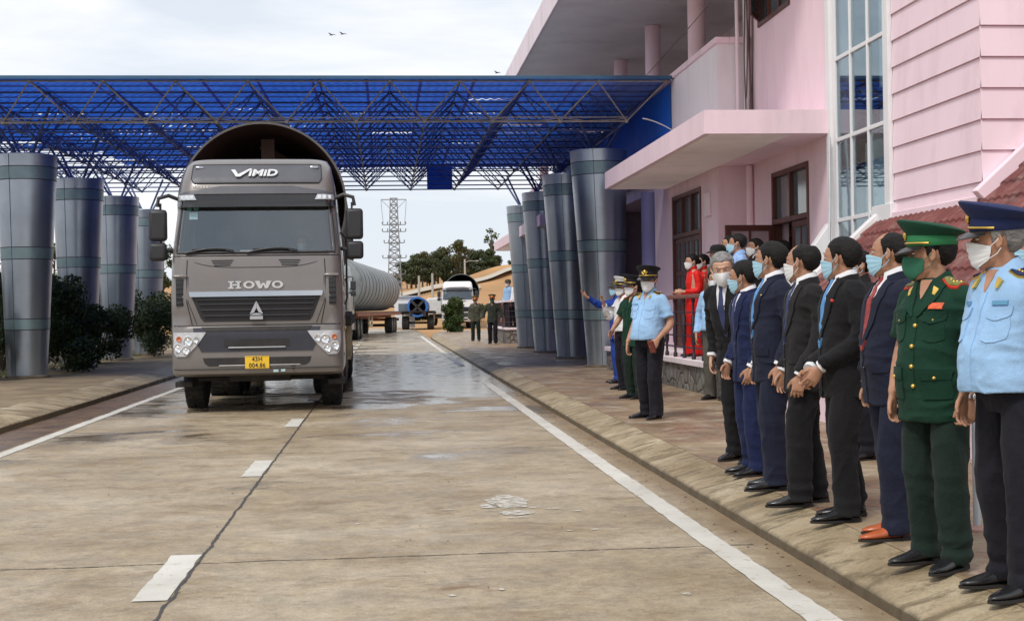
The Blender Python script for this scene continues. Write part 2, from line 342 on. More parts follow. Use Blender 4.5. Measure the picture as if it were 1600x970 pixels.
for i, q in enumerate([(1.9, 16.0, .10, .5), (2.35, 13.2, .05, .4), (2.55, 12.7, .16, .12), (3.3, 14.2, .2, .10), (2.5, 15.3, .10, .16), (3.6, 12.6, .16, .10), (3.2, 13.1, .12, .06)]): 
    mb = None
rr_ = random.Random(5); gm = MB()
for k in range(420):
    side = rr_.random()
    x, y, z = (rr_.gauss(2.12, .06), rr_.uniform(4.5, 26), .004) if side < .45 else (rr_.gauss(-4.2, .25), rr_.uniform(9, 26), -.008) if side < .7 else (rr_.uniform(-3.8, 1.8), rr_.uniform(4.5, 18), .004)
    r = rr_.uniform(.003, .009) * (1 if side < .7 else .7); gm.ell((0, 0, 0), (r * rr_.uniform(.8, 1.7), r, r * .6), 6, 4, Matrix.Translation((x, y, z + r * .3)) @ Matrix.Rotation(rr_.uniform(0, 6), 4, 'Z'))
tag(gm.build('road_grit', mat('grit_stone', (.22, .17, .11), .9, var=.5, vs=30), smooth=60), 'small stones and grit scattered on the road and along the kerbs', 'grit', kind='stuff')
# ---------------- hill terrain beyond the road
def hill_h(x, y):
    h = 5.2 * ss(118, 290, y) + 1.2 * ss(112, 128, y) * (.3 + .7 * ss(2, 12, x)) + 3.9 * np.exp(-(((x - 24) / 9.5) ** 2 + ((y - 262) / 22) ** 2))
    h = h + 14 * ss(300, 700, y) * ss(-400, 0, x) + .35 * vnoise(np.stack([x / 9, y / 9, 0 * x], 1), 3) + .6 * vnoise(np.stack([x / 40, y / 40, 0 * x], 1), 5)
    return h * ss(108, 125, y) - .4 * (1 - ss(108, 116, y))
xs = np.concatenate([np.linspace(-420, -60, 30), np.linspace(-56, 70, 90), np.linspace(76, 420, 30)]); ys = np.concatenate([np.linspace(108, 330, 120), np.linspace(340, 900, 25)])
XX, YY = np.meshgrid(xs, ys); ZZ = hill_h(XX.ravel(), YY.ravel())
mb = MB(); nx = len(xs); mb.add(np.stack([XX.ravel(), YY.ravel(), ZZ], 1), [(j * nx + i, j * nx + i + 1, (j + 1) * nx + i + 1, (j + 1) * nx + i) for j in range(len(ys) - 1) for i in range(nx - 1)])
mb.build('hill', M_earth, smooth=80, fix=False)['kind'] = 'structure'
M_pale = mat('pale_track', (.45, .40, .33), .9, var=.1, vs=.3)
def track(name, pts, wd, m, lift):
    A = []
    n = 60; P = []
    for k in range(n + 1):
        t = k / n * (len(pts) - 1); i = min(int(t), len(pts) - 2); f = t - i; P.append((pts[i][0] * (1 - f) + pts[i + 1][0] * f, pts[i][1] * (1 - f) + pts[i + 1][1] * f))
    mb = MB(); P = np.array(P); z0 = hill_h(P[:, 0], P[:, 1]) + lift
    mb.loft([[(p[0], p[1] - wd / 2, z - .1), (p[0], p[1] + wd / 2, z + wd * .08)] for p, z in zip(P, z0)], cap=False, closed=False)
    mb.build(name, m, smooth=60, fix=False)['kind'] = 'structure'
track('hillside_road', [(-30, 228), (3, 226), (14, 236), (34, 262)], 7, M_pale, .35)
track('hillside_track', [(-20, 176), (4, 178), (12, 205), (16, 226)], 4, M_pale, .25)
# ================================================================ CANOPY
M_lat = mat('lattice_tube_paint', (.075, .105, .24), .45, metal=.15, var=.3, vs=2)
M_latf = mat('skylit_front_tube', (.30, .275, .245), .6, metal=.2, var=.3, vs=3)  # front copy of the lattice paint, white sky light put into its tan
def _sheet(h):
    v = h.vec(); c = h.ramp(h.noise(v, 1.2, 7, .65), (.3, (.008, .085, .50)), (.7, (.014, .14, .66))); d = h.ramp(h.noise(v, 1.2, 7, .65), (.3, (.32, .34, .40)), (.7, (.44, .45, .49)))
    tr = h.n.new('ShaderNodeBsdfTranslucent'); h.l.new(c, tr.inputs['Color']); h.l.new(d, h.b.inputs['Base Color']); h.b.inputs['Roughness'].default_value = .45
    m = h.n.new('ShaderNodeMixShader'); m.inputs[0].default_value = .5; h.l.new(h.b.outputs[0], m.inputs[1]); h.l.new(tr.outputs[0], m.inputs[2])
    h.l.new(m.outputs[0], h.n['Material Output'].inputs[0])
M_sheet = node_mat('translucent_blue_sheet', _sheet)
CX1, CY0, BAY = 5.33, 24.9, 1.294; NXB, NYB = 12, 12; ZT, ZB = 5.63, 4.97
CX0 = CX1 - NXB * BAY; CY1 = CY0 + NYB * BAY
canopy = empty('canopy', (-2.4, 33, 4.8), 'blue roofed space frame canopy of steel tubes spanning the road', 'canopy')
inv = Matrix.Translation((2.4, -33, -4.8))
def loc(mb): mb.v = [(x + 2.4, y - 33, z - 4.8) for x, y, z in mb.v]; return mb
lat = MB(); nod = MB(); dg = MB()
T = [[(CX0 + i * BAY, CY0 + j * BAY, ZT) for i in range(NXB + 1)] for j in range(NYB + 1)]
B = [[(CX0 + (i + .5) * BAY, CY0 + (j + .5) * BAY, ZB) for i in range(NXB)] for j in range(NYB)]
for j in range(NYB + 1):
    for i in range(NXB):
        lat.cur = int(j == 0); lat.tube([T[j][i], T[j][i + 1]], .019, 6, False)
for j in range(NYB):
    lat.cur = 0
    for i in range(NXB + 1): lat.tube([T[j][i], T[j + 1][i]], .016, 6, False)
    for i in range(NXB):
        for q in (T[j][i], T[j][i + 1], T[j + 1][i], T[j + 1][i + 1]): dg.cur = int(j == 0 and q[1] < CY0 + .1); dg.tube([q, B[j][i]], .0145, 6, False)
        lat.cur = int(j == 0)
        if i < NXB - 1: lat.tube([B[j][i], B[j][i + 1]], .019, 6, False)
        lat.cur = 0
        if j < NYB - 1: lat.tube([B[j][i], B[j + 1][i]], .019, 6, False)
for row in T + B:
    for p in row: lat.cur = int(p[1] < CY0 + .7); lat.ell(p, (.042,) * 3, 8, 5)
# a second thin bar and cable run along the front lower chord
lat.cur = 1
lat.tube([(B[0][0][0], CY0 + .60, ZB + .07), (B[0][-1][0], CY0 + .60, ZB + .07)], .012, 6)
for i in range(NXB - 1):
    a, b = B[0][i], B[0][i + 1]; lat.tube([(a[0] + (b[0] - a[0]) * t, a[1] - .03, a[2] + .05 - .05 * math.sin(t * math.pi) + .015 * random.random()) for t in np.linspace(0, 1, 6)], .008, 5)
for j in range(NYB * 2 + 1):
    yy = CY0 + j * BAY / 2; lat.cur = 0; lat.box(CX0 - .05, CX1 + .08, yy - .02, yy + .02, ZT + .006, ZT + .022)
loc(lat).build('chord_tubes', [M_lat, M_latf], canopy, fix=False); loc(dg).build('diagonal_tubes', [M_lat, M_latf], canopy, fix=False)
# corrugated blue sheets lying over the top chords, laid in overlapping rows
sh = MB(); wv = .17
for j in range(NYB * 2):
    ya = CY0 - .12 + j * BAY / 2; yb = ya + BAY / 2 + .05
    x = CX0 - .1
    while x < CX1 + .05:
        x2 = min(x + 1.02, CX1 + .12)
        gone = j > 11 and x < CX0 + (j - 12) * .30 + .4 * (j % 3)
        if not gone:
            tz = random.uniform(-.008, .008); k = int((x2 - x) / wv * 4) + 1; lift = random.choice([0, 0, 0, 0, .01, .022]) if j > 2 else 0
            xs_ = np.linspace(x, x2 + .03, k + 1); r0 = []; r1 = []
            for q in xs_:
                z = .035 + .016 * math.cos(2 * math.pi * q / wv) + tz
                r0.append((q, ya, ZT + z + .012)); r1.append((q, yb, ZT + z - .004 + lift))
            if j > 3 and random.random() < .12: r1 = [(p[0], p[1] - random.choice((.14, .2, .26)), p[2]) for p in r1]
            sh.loft([r0, r1], cap=False, closed=False)
        x += 1.0
loc(sh).build('roof_sheet', M_sheet, canopy, smooth=60, fix=False)
ed = MB(); ed.box(CX0 - .12, CX1 + .14, CY0 - .16, CY0 - .125, ZT + .01, ZT + .075); loc(ed).build('edge_trim', mat('dark_edge_trim', (.03, .10, .20), .5), canopy, bevel=.004)
bp = MB(); bp.box(1.28, 2.02, CY1 - .95, CY1 - .91, ZB - .02, ZB + .66)
tag(bp.build('hanging_panel', mat('blue_panel', (.02, .14, .55), .5, var=.1), bevel=.006), 'small blue square panel hanging from the far edge of the canopy lattice', 'panel')

ss_ = MB(); ss_.loft([[(5.425 + .012 * math.cos(y * 37), y, z) for y in np.linspace(CY0 + .1, CY1, 300)] for z in (4.0, 5.60)], cap=False, closed=False); loc(ss_).build('blue_spill_sheet', mat('blue_spill_colour', (.012, .13, .58), .55, var=.15, vs=1), canopy, smooth=60, fix=False)  # added sheet, painting the blue light the canopy throws on the parapet
# ================================================================ TAPERED METAL PILLARS
M_clad = mat('brushed_metal_cladding', (.36, .41, .475), .31, metal=.80, var=.12, vs=1.3, rvar=.08, bump=.05, bs=6)
M_band = mat('teal_metal_band', (.24, .33, .355), .4, metal=.6, var=.1)
M_seam = mat('dark_seam', (.03, .035, .04), .7)
def pillar(x, y, label, lean):
    p = empty('pillar', (x, y, .14), label, 'pillar', 'tapered metal pillars carrying the canopy')
    H = 4.53; r0, r1 = .39, .60; rad = lambda z: r0 + (r1 - r0) * (z / H); cx = lambda z: lean * z / H
    mb = MB(); rings = []
    for z in np.linspace(0, H, 10):
        rings.append([(cx(z) + rad(z) * math.cos(2 * math.pi * k / 48), rad(z) * math.sin(2 * math.pi * k / 48), z) for k in range(48)])
    mb.loft(rings); mb.build('shaft', M_clad, p, bevel=.01)
    for za, zb in ((1.0, 1.20), (2.42, 2.64), (4.02, 4.26)):
        for a, b, o_, m, nm in ((za, zb, .004, M_band, 'band'), (za - .018, za - .002, .006, M_seam, 'seam'), (zb + .002, zb + .018, .006, M_seam, 'seam')):
            mb = MB(); mb.loft([[(cx(z) + (rad(z) + o_) * math.cos(2 * math.pi * k / 48), (rad(z) + o_) * math.sin(2 * math.pi * k / 48), z) for k in range(48)] for z in (a, b)], cap=False)
            mb.build(nm, m, p, fix=False)
    mb = MB()
    for a in (R(250), R(70)): mb.bar((cx(0) + (rad(0) + .001) * math.cos(a), (rad(0) + .001) * math.sin(a), .02), (cx(H) + (rad(H) + .001) * math.cos(a), (rad(H) + .001) * math.sin(a), H - .02), .008, .008)
    mb.build('vertical_joint', M_seam, p)
    mb = MB(); mb.lathe([(r0 + .05, -.01), (r0 + .05, .05), (r0 + .005, .07)], 40); mb.build('base_ring', mat('grimy_concrete', (.16, .13, .09), .9, var=.4, vs=4, bump=.5), p)
    mb = MB()
    top = Vector((cx(H), 0, H))
    for sx in (-1, 1):
        for sy in (-1, 1): mb.tube([top + Vector((sx * .12, sy * .12, -.05)), top + Vector((sx * .62, sy * .62, ZT - .14 - H - .06))], .03, 8)
    mb.build('strut', M_lat, p)
    return p
names = ['nearest', 'second', 'third', 'farthest']
pl_lab = ['metal pillar with a shrub to its right, at the left edge of the photo', 'metal pillar rising behind the dark shrub beside the nearest left one', 'metal pillar standing between two hedge shrubs left of the big truck', 'metal pillar partly hidden behind the grey truck mirror']
pr_lab = ['broad silver pillar touching the pink porch slab, behind the pointing worker', 'bluish metal pillar just left of the broad silver one under the porch', 'bluish metal pillar in the middle of the right hand row, third from the porch', 'slim bluish metal pillar at the far end of the right hand row']
for i, y in enumerate((28.2, 33.2, 38.2, 43.0)):
    pillar((-7.28, -7.36, -7.42, -7.45)[i], y, pl_lab[i], .05); pillar(4.60, y - .3, pr_lab[i], -.10)

# ================================================================ PINK BUILDING
PINK = (.83, .64, .70)
M_pink = mat('pink_render', PINK, .85, var=.05, vs=1.2, bump=.2, bs=30, dirt=(.58, .43, .46, .45), ds=2.2, stretch=(1, 1, .22))
M_pinkl = mat('pale_pink_render', (.82, .71, .74), .85, var=.03, vs=1.2, bump=.1, bs=30, dirt=(.5, .42, .42, .5), ds=2.2, stretch=(1, 1, .25))
M_soff = mat('soffit_plaster', (.93, .87, .82), .9, var=.05, vs=1.0, dirt=(.45, .38, .36, .4), ds=.6)
M_white = mat('white_trim', (.78, .77, .78), .5, var=.03)
M_wood = mat('brown_door_wood', (.095, .028, .02), .5, var=.25, vs=3, stretch=(1, 1, .15))
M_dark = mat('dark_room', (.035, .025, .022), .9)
M_gl = mat('reflective_pane', (.10, .13, .15), .08, var=.15, vs=.5, rvar=.03, spec=.9)
bl = empty('border_building', (7, 25, .15), 'two storey pink building with balcony, brown doors and clapboard corner', 'building')
def bloc(o): o.location = Vector(o.location) - bl.location; return o
def bpart(mb, name, m, parent=None, **k):
    o = mb.build(name, m, None, **k); o.parent = parent or bl
    if parent is None: o.location = -Vector(bl.location)
    return o
X1, X2 = 5.45, 6.0
# walls
D2 = (18.55, 20.35, .62, 3.42); TW = (15.5, 17.42, .5, 8.6); UW = (19.3, 20.95, 5.80, 7.3)
bpart(plate(12.99, 21.60, .15, 9.0, X2, X2 + .25, [D2, TW, UW]), 'wall', M_pink)
D1 = (22.75, 25.05, .62, 3.45)
bpart(plate(21.60, 26.75, .15, 3.75, X1, X1 + .25, [D1]), 'wall', M_pink)
mb = MB(); mb.box(X1 + .25, X2 + .002, 21.60, 21.85, .15, 4.6); bpart(mb, 'wall', M_pink)
bpart(plate(33, 52, .15, 3.75, X1, X1 + .25, [(36, 38, .62, 3.3), (42, 44, .62, 3.3)]), 'wall', M_pink)
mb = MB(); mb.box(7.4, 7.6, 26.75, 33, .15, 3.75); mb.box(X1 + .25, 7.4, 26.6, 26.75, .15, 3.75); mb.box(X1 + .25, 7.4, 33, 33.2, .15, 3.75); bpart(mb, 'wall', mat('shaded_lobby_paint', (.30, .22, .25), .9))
mb = MB(); mb.box(X1 + .1, 14, 21.6, 52, 3.75, 4.15); bpart(mb, 'floor_slab', M_pink)
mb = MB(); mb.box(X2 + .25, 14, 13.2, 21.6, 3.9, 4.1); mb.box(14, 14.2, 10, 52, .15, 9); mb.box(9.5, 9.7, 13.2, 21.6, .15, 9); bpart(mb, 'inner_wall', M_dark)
holes = [(23.6, 25.2, 4.15, 6.9), (26.9, 29.6, 4.75, 6.6), (31.4, 33, 4.15, 6.9), (35, 36.6, 4.15, 6.9), (39, 41.2, 4.75, 6.6), (43.5, 45, 4.15, 6.9)]
bpart(plate(21.6, 52, 4.15, 7.42, 7.6, 7.8, holes), 'upper_wall', M_pinkl)
mb = MB(); mb.box(X2 + .25, 7.6, 21.35, 21.6, 4.15, 7.4); bpart(mb, 'wall', M_pink)
mb = MB(); mb.box(3.5, 16, 17.6, 53, 7.42, 7.78); bpart(mb, 'roof_slab', M_soff, bevel=.02)
mb = MB(); mb.box(3.44, 3.499, 17.55, 53, 7.38, 7.95); bpart(mb, 'fascia', M_pinkl, bevel=.01)
# balcony
mb = MB(); mb.box(X1, X1 + .16, 21.5, 52, 4.15, 5.66); mb.box(X1 + .16, X2 - .003, 21.5, 21.66, 4.15, 5.66); bpart(mb, 'parapet', mat('skylit_parapet_pink', (.82, .775, .80), .8, var=.04, vs=1.2, bump=.1, bs=30, dirt=(.55, .50, .50, .4), ds=2.0, stretch=(1, 1, .3)))  # wall pink made paler, sky light put into the colour
mb = MB(); mb.box(X1 - .04, X1 + .20, 21.44, 52, 5.66, 5.76); mb.box(X1 + .20, X2 - .003, 21.44, 21.70, 5.66, 5.76); bpart(mb, 'parapet_coping', M_pink, bevel=.012)
for y in (24.4, 28.45, 32.4, 36.4, 40.4, 44.4, 48.4):
    mb = MB(); mb.lathe([(.165, 0), (.165, 3.26)], 24, (X1 + .36, y, 4.15)); bpart(mb, 'column', M_pink)
# porch slabs
for ya, yb in ((17.5, 25.6), (36.5, 52)):
    mb = MB(); mb.box(4.25, X1 if ya > 30 else X2 - .003, ya, yb, 3.67, 3.985) if ya > 30 else (mb.box(4.25, X2 - .003, ya, 21.597, 3.67, 3.985), mb.box(4.25, X1 - .003, 21.597, yb, 3.67, 3.985))
    o = bpart(mb, 'porch_slab', M_pink)
    mb = MB(); mb.box(4.33, (X1 if ya > 30 else X1) - .02, ya + .08, yb - .08, 3.655, 3.669); bpart(mb, 'porch_ceiling', M_soff)
# blue-grey lobby columns
M_bcol = mat('lavender_column_paint', (.22, .21, .42), .6, var=.06)
for y in (27.4, 32.3):
    mb = MB(); mb.lathe([(.20, 0), (.20, 3.6)], 24, (X1 + .05, y, .15)); bpart(mb, 'column', M_bcol)
mb = MB(); mb.box(7.36, 7.399, 28.3, 29.6, .6, 2.9); bpart(mb, 'door', M_wood, bevel=.01)
# doors and windows
def leaf(mb, y0, y1, z0, z1, x, M=None, panes=None, nz=3, wd=.09, th=.045):
    """panelled leaf as frame bars; panes are returned as rectangles"""
    rects = []
    def bx(a, b, c, d, t=th): mb.box(x, x + t, a, b, c, d, M)
    bx(y0, y0 + wd, z0, z1); bx(y1 - wd, y1, z0, z1)
    zs_ = [z0 + wd * .5] + [z0 + (z1 - z0) * f for f in np.linspace(.36, 1, nz)]
    for k, z in enumerate(zs_): bx(y0 + wd, y1 - wd, z - wd / 2 if 0 < k < len(zs_) - 1 else (z0 if k == 0 else z1 - wd), z + wd / 2 if 0 < k < len(zs_) - 1 else (z0 + wd if k == 0 else z1))
    ym = (y0 + y1) / 2; bx(ym - .018, ym + .018, z0 + wd, z1 - wd, th * .8)
    bx(y0 + wd, y1 - wd, z0 + wd, zs_[1] - wd / 2, th * .5)
    return (y0 + wd, y1 - wd, zs_[1] + wd / 2, z1 - wd)
def door_unit(y0, y1, z0, z1, x, n=2, skip=()):
    mb = MB(); f = .075
    for a, b, c, d in ((y0, y0 + f, z0, z1), (y1 - f, y1, z0, z1), (y0 + f, y1 - f, z1 - f, z1), (y0 + f, y1 - f, z1 - .80, z1 - .72)): mb.box(x - .02, x + .12, a, b, c, d)
    for k in range(1, n): yy = y0 + (y1 - y0) * k / n; mb.box(x - .015, x + .1, yy - .03, yy + .03, z1 - .72, z1 - f)
    d = bpart(mb, 'door_frame', M_wood, bevel=.006)
    mb = MB(); mb.box(x + .05, x + .06, y0 + f, y1 - f, z1 - .72, z1 - f); bpart(mb, 'transom_pane', M_gl)
    w_ = (y1 - y0 - 2 * f) / n
    for k in range(n):
        if k in skip: continue
        mb = MB(); a = y0 + f + k * w_ + .005; r = leaf(mb, a, a + w_ - .01, z0, z1 - .805, x + .02); o = bpart(mb, 'door_leaf', M_wood, bevel=.004)
        p = MB(); p.box(x + .035, x + .043, *r); q = p.build('door_pane', M_gl, o)
        hd = MB(); hd.tube([(x + .01, a + .07, z0 + 1.02), (x - .035, a + .07, z0 + 1.02), (x - .035, a + .15, z0 + 1.02)], .011, 6); hd.build('handle', mat('brass', (.45, .30, .10), .35, metal=1.), o)
door_unit(*D1, X1, 3); door_unit(*D2, X2, 2, skip=(1,))
# the open leaf swung out over the terrace
mb = MB(); Mx = Matrix.Translation((X2 - .01, D2[1] - .06, 0)) @ Matrix.Rotation(R(97), 4, 'Z')
r = leaf(mb, -.80, 0, .62, 2.62, 0, Mx @ Matrix.Rotation(R(-180), 4, 'Z'))
o = bpart(mb, 'door_leaf', M_wood, bevel=.004); p = MB(); p.box(.012, .018, *r, Mx @ Matrix.Rotation(R(-180), 4, 'Z')); p.build('door_pane', mat('pale_glass', (.42, .30, .33), .15), o)
for q in ((36, 38, .62, 3.3), (42, 44, .62, 3.3)): door_unit(*q, X1, 2)
def window(y0, y1, z0, z1, x, ny, nz, m=M_wood, f=.07, b=.03, lean=0, proud=.03):
    mb = MB()
    for a, bb, c, d in ((y0, y0 + f, z0, z1), (y1 - f, y1, z0, z1), (y0 + f, y1 - f, z1 - f, z1), (y0 + f, y1 - f, z0, z0 + f)): mb.box(x - proud, x + .08, a, bb, c, d)
    for k in range(1, ny): yy = y0 + (y1 - y0) * k / ny; mb.box(x - proud + .01, x + .07, yy - b, yy + b, z0 + f, z1 - f)
    for k in range(1, nz):
        zz = z0 + (z1 - z0) * k / nz; mb.box(x - proud + .006, x + .066, y0 + f, y1 - f, zz - b, zz + b)
    o = bpart(mb, 'window', m, bevel=.005)
    p = MB(); p.box(x + .03, x + .036, y0 + f, y1 - f, z0 + f, z1 - f); p.build('pane', M_gl, o); return o
for q in holes: window(*q, 7.62, 2, 2)
window(*UW, X2, 3, 1)
# casement sash of the upper window standing ajar
mb = MB(); Mx = Matrix.Translation((X2 - .03, UW[1] - .08, 0)) @ Matrix.Rotation(R(-28), 4, 'Z'); 
for a, b, c, d in ((-.5, -.44, 5.9, 7.2), (-.06, 0, 5.9, 7.2), (-.44, -.06, 5.9, 5.96), (-.44, -.06, 7.14, 7.2), (-.44, -.06, 6.5, 6.54)): mb.box(-.03, 0, a, b, c, d, Mx)
o = bpart(mb, 'window_sash', M_wood, bevel=.003); p = MB(); p.box(-.018, -.012, -.44, -.06, 5.96, 7.14, Mx); p.build('pane', M_gl, o)
# tall stair window: white grid, see-through panes, net curtain behind
def _glass(h):
    tr = h.n.new('ShaderNodeBsdfTransparent'); tr.inputs[0].default_value = (.80, .86, .88, 1); gl = h.n.new('ShaderNodeBsdfGlossy'); gl.inputs['Roughness'].default_value = .02; gl.inputs[0].default_value = (.9, .97, 1, 1)
    lw = h.n.new('ShaderNodeLayerWeight'); lw.inputs[0].default_value = .35; mr = h.mapr(lw.outputs['Fresnel'], 0, 1, .07, .55); m = h.n.new('ShaderNodeMixShader'); h.l.new(mr, m.inputs[0]); h.l.new(tr.outputs[0], m.inputs[1]); h.l.new(gl.outputs[0], m.inputs[2]); h.l.new(m.outputs[0], h.n['Material Output'].inputs[0])
M_glass = node_mat('clear_glass', _glass)
mb = MB(); y0, y1, z0, z1 = TW; x = X2
for a, b in ((y0, y0 + .10), (y0 + .63, y0 + .67), (y0 + 1.245, y0 + 1.285), (y1 - .10, y1)): mb.box(x - .022, x + .03, a, b, z0, z1)
for zz in (1.43, 2.49, 3.55, 4.62, 5.68, 6.74, 7.8): mb.box(x - .018, x + .026, y0 + .10, y1 - .10, zz - .026, zz + .026)
tw = bpart(mb, 'tall_window', M_white, bevel=.006)
p = MB(); p.box(x + .004, x + .009, y0 + .10, y1 - .10, z0, z1); p.build('pane', M_glass, tw)
cu = MB(); ys_ = np.linspace(y0 + .1, y1 - .1, 90)
for za, zb, yb in ((5.75, 8.5, 1.78), (3.62, 5.6, 1.25), (2.55, 3.5, 1.78), (1.3, 2.45, 1.2)):
    yy = ys_[ys_ < y0 + yb]; cu.loft([[(x + .38 + .03 * math.sin(q * 37), q, za) for q in yy], [(x + .38 + .03 * math.sin(q * 37), q, zb) for q in yy]], cap=False, closed=False)
cu.build('net_curtain', mat('net_curtain_cloth', (.56, .62, .64), .9, var=.3, vs=4), tw, fix=False)
mb = MB(); mb.box(x + .5, x + .9, y0, y1 + .5, 3.3, 3.45); mb.box(x + .9, x + 3, y0, y1 + .6, 5.1, 5.25); mb.bar((x + .5, y0, 1.9), (x + .5, y1 + .4, 4.2), .06, .25); bpart(mb, 'stair_flight', mat('grey_stair', (.35, .34, .34), .8))
mb = MB(); mb.box(x - .07, x - .002, y0 - .17, y0 - .002, 1.8, 9); mb.box(x - .07, x - .002, y1 + .002, y1 + .15, 1.7, 9); bpart(mb, 'window_surround', M_white, bevel=.01)
# clapboard corner
def clap(name, f, z0, z1, step=.312):
    mb = MB(); z = z0
    a, b = f(0), f(1)
    rows = []
    while z < z1:
        rows += [(z, .030), (z + step - .012, .008)]; z += step
        rows += [(z - .011, -.004), (z - .0005, -.004)]
    mb.loft([[(p[0] + p[2] * o, p[1] + p[3] * o, zz) for p in (a, b)] for zz, o in rows], cap=False, closed=False)
    return bpart(mb, name, M_clap, smooth=0, fix=False)
M_clap = mat('pink_clapboard', (.86, .67, .735), .75, var=.03, vs=1.4, bump=.15, bs=25, dirt=(.62, .46, .50, .45), ds=2.0, stretch=(1, 1, .3))
clap('clapboard_wall', lambda t: ((X2, 15.32 if t == 0 else 12.96, -1, 0)), 2.28, 9.0)
clap('clapboard_wall', lambda t: ((X2 - .03 if t == 0 else 12, 12.97, 0, -1)), 2.28, 9.0)
mb = MB(); mb.box(X2 + .25, 12, 13.0, 13.2, 1, 9); bpart(mb, 'wall', M_pink)
# lean-to roof of red tiles
M_tile = mat('red_clay_tile', (.15, .036, .030), .6, var=.4, vs=2.2, bump=.35, bs=35, dirt=(.34, .25, .21, .55), ds=4.5)
mb = MB(); SL = .90; xr0, xr1 = 4.35, 8.4; cw = .26; nC = int((xr1 - xr0) / (cw * .745)) ; yA, yB = 7.2, 15.72
zr = lambda x: 2.42 + (x - X2) * SL
ny = int((yB - yA) / .019); yy = np.linspace(yA, yB, ny)
wave = lambda y: .026 * abs(math.cos(math.pi * y / .15)) ** .7
for c in range(nC):
    xa = xr0 + c * cw * .745; xb = xa + cw * .745 + .04
    for (ya_, yb_) in ([(yA, yB)] if xb < X2 - .06 else [(yA, 12.93)]):
        sel = [q for q in yy if ya_ <= q <= yb_]
        j_ = [.006 * mnoise.noise((q * 5, c * 3.3, 1)) for q in sel]
        r0 = [(xa, q, zr(xa) + .045 + wave(q + .105 * 0) + k) for q, k in zip(sel, j_)]; r1 = [(xb, q, zr(xb) + .012 + wave(q) * .9 + k) for q, k in zip(sel, j_)]
        rb = [(xa, q, zr(xa) - .0) for q in sel]
        mb.loft([rb, r0, r1], cap=False, closed=False)
rt = bpart(mb, 'tile_roof', M_tile, smooth=50, fix=False)
mb = MB(); mb.bar((xr0, yB + .06, zr(xr0) + .02), (X2 - .03, yB + .06, zr(X2 - .03) + .02), .13, .15); bpart(mb, 'verge_board', M_white, bevel=.01)
mb = MB(); mb.box(X2 - .07, X2 - .034, 12.9, 15.7, 2.37, 2.45); bpart(mb, 'roof_flashing', M_clap, bevel=.01)
mb = MB(); mb.bar((X2 - .1, 12.88, zr(X2 - .1) + .10), (9.4, 12.88, zr(9.4) + .10), .12, .15); bpart(mb, 'roof_flashing', M_clap, bevel=.01)
mb = MB(); mb.box(4.55, 4.75, 7.2, 15.6, .15, 1.12); bpart(mb, 'wall', M_pink)
mb = MB(); mb.box(X2 - .085, X2 - .004, 15.27, 15.88, 1.9, 2.56); bpart(mb, 'window_surround', M_white, bevel=.006)
# sloping white buttress left of the tall window
mb = MB(); mb.prism([(0, 0), (.95, 0), (.95, 1.15), (.88, 1.22)], .18, Matrix.Translation((X2 - .96, 17.45, 1.25))); bpart(mb, 'buttress', M_white, bevel=.01)
# downpipes, cables and a junction box
mb = MB(); mb.tube([(X2 - .09, 21.38, 9), (X2 - .09, 21.38, 4.0)], .055, 12); mb.tube([(X2 - .24, 21.40, 9), (X2 - .24, 21.40, 4.0)], .03, 8); bpart(mb, 'downpipe', M_pinkl)
mb = MB()
for k in range(5): mb.tube([(X2 - .02 - .03 * k, 21.30 + .05 * math.sin(t * 9 + k * 2), 8 - t * 3.9) for t in np.linspace(0, 1, 24)], .012, 5)
bpart(mb, 'cable_bundle', mat('grey_cable', (.14, .11, .10), .7))
mb = MB(); mb.tube([(X2 - .07, 21.40, 3.66), (X2 - .07, 21.40, .6)], .055, 12); bpart(mb, 'downpipe', M_pink)
mb = MB(); mb.box(X1 - .07, X1 - .002, 22.05, 22.33, 2.9, 3.28); bpart(mb, 'junction_box', M_pinkl, bevel=.012)
cb = MB(); cb.tube([(X1 - .05 - .0 * t, 21.9 + t * 22, 6.35 - .6 * math.sin(t * math.pi) + .8 * t) for t in np.linspace(0, 1, 30)], .008, 5); bpart(cb, 'cable', mat('grey_cable', (.14, .11, .10), .7))
cb = MB(); cb.tube([(CX1 - .5 + 1.0 * t, 24.7, 4.9 - .55 * t * t - .05 * math.sin(t * 3)) for t in np.linspace(0, 1, 12)], .012, 6); bpart(cb, 'conduit', mat('white_conduit', (.6, .6, .62), .6))
cb = MB(); cb.tube([(X2 - .1, 17.35, 3.6), (X2 - .12, 17.3, 2.8), (X2 - .14, 17.32, 1.9), (X2 - .3, 17.34, 1.6)], .018, 6); bpart(cb, 'conduit', mat('white_conduit', (.6, .6, .62), .6))

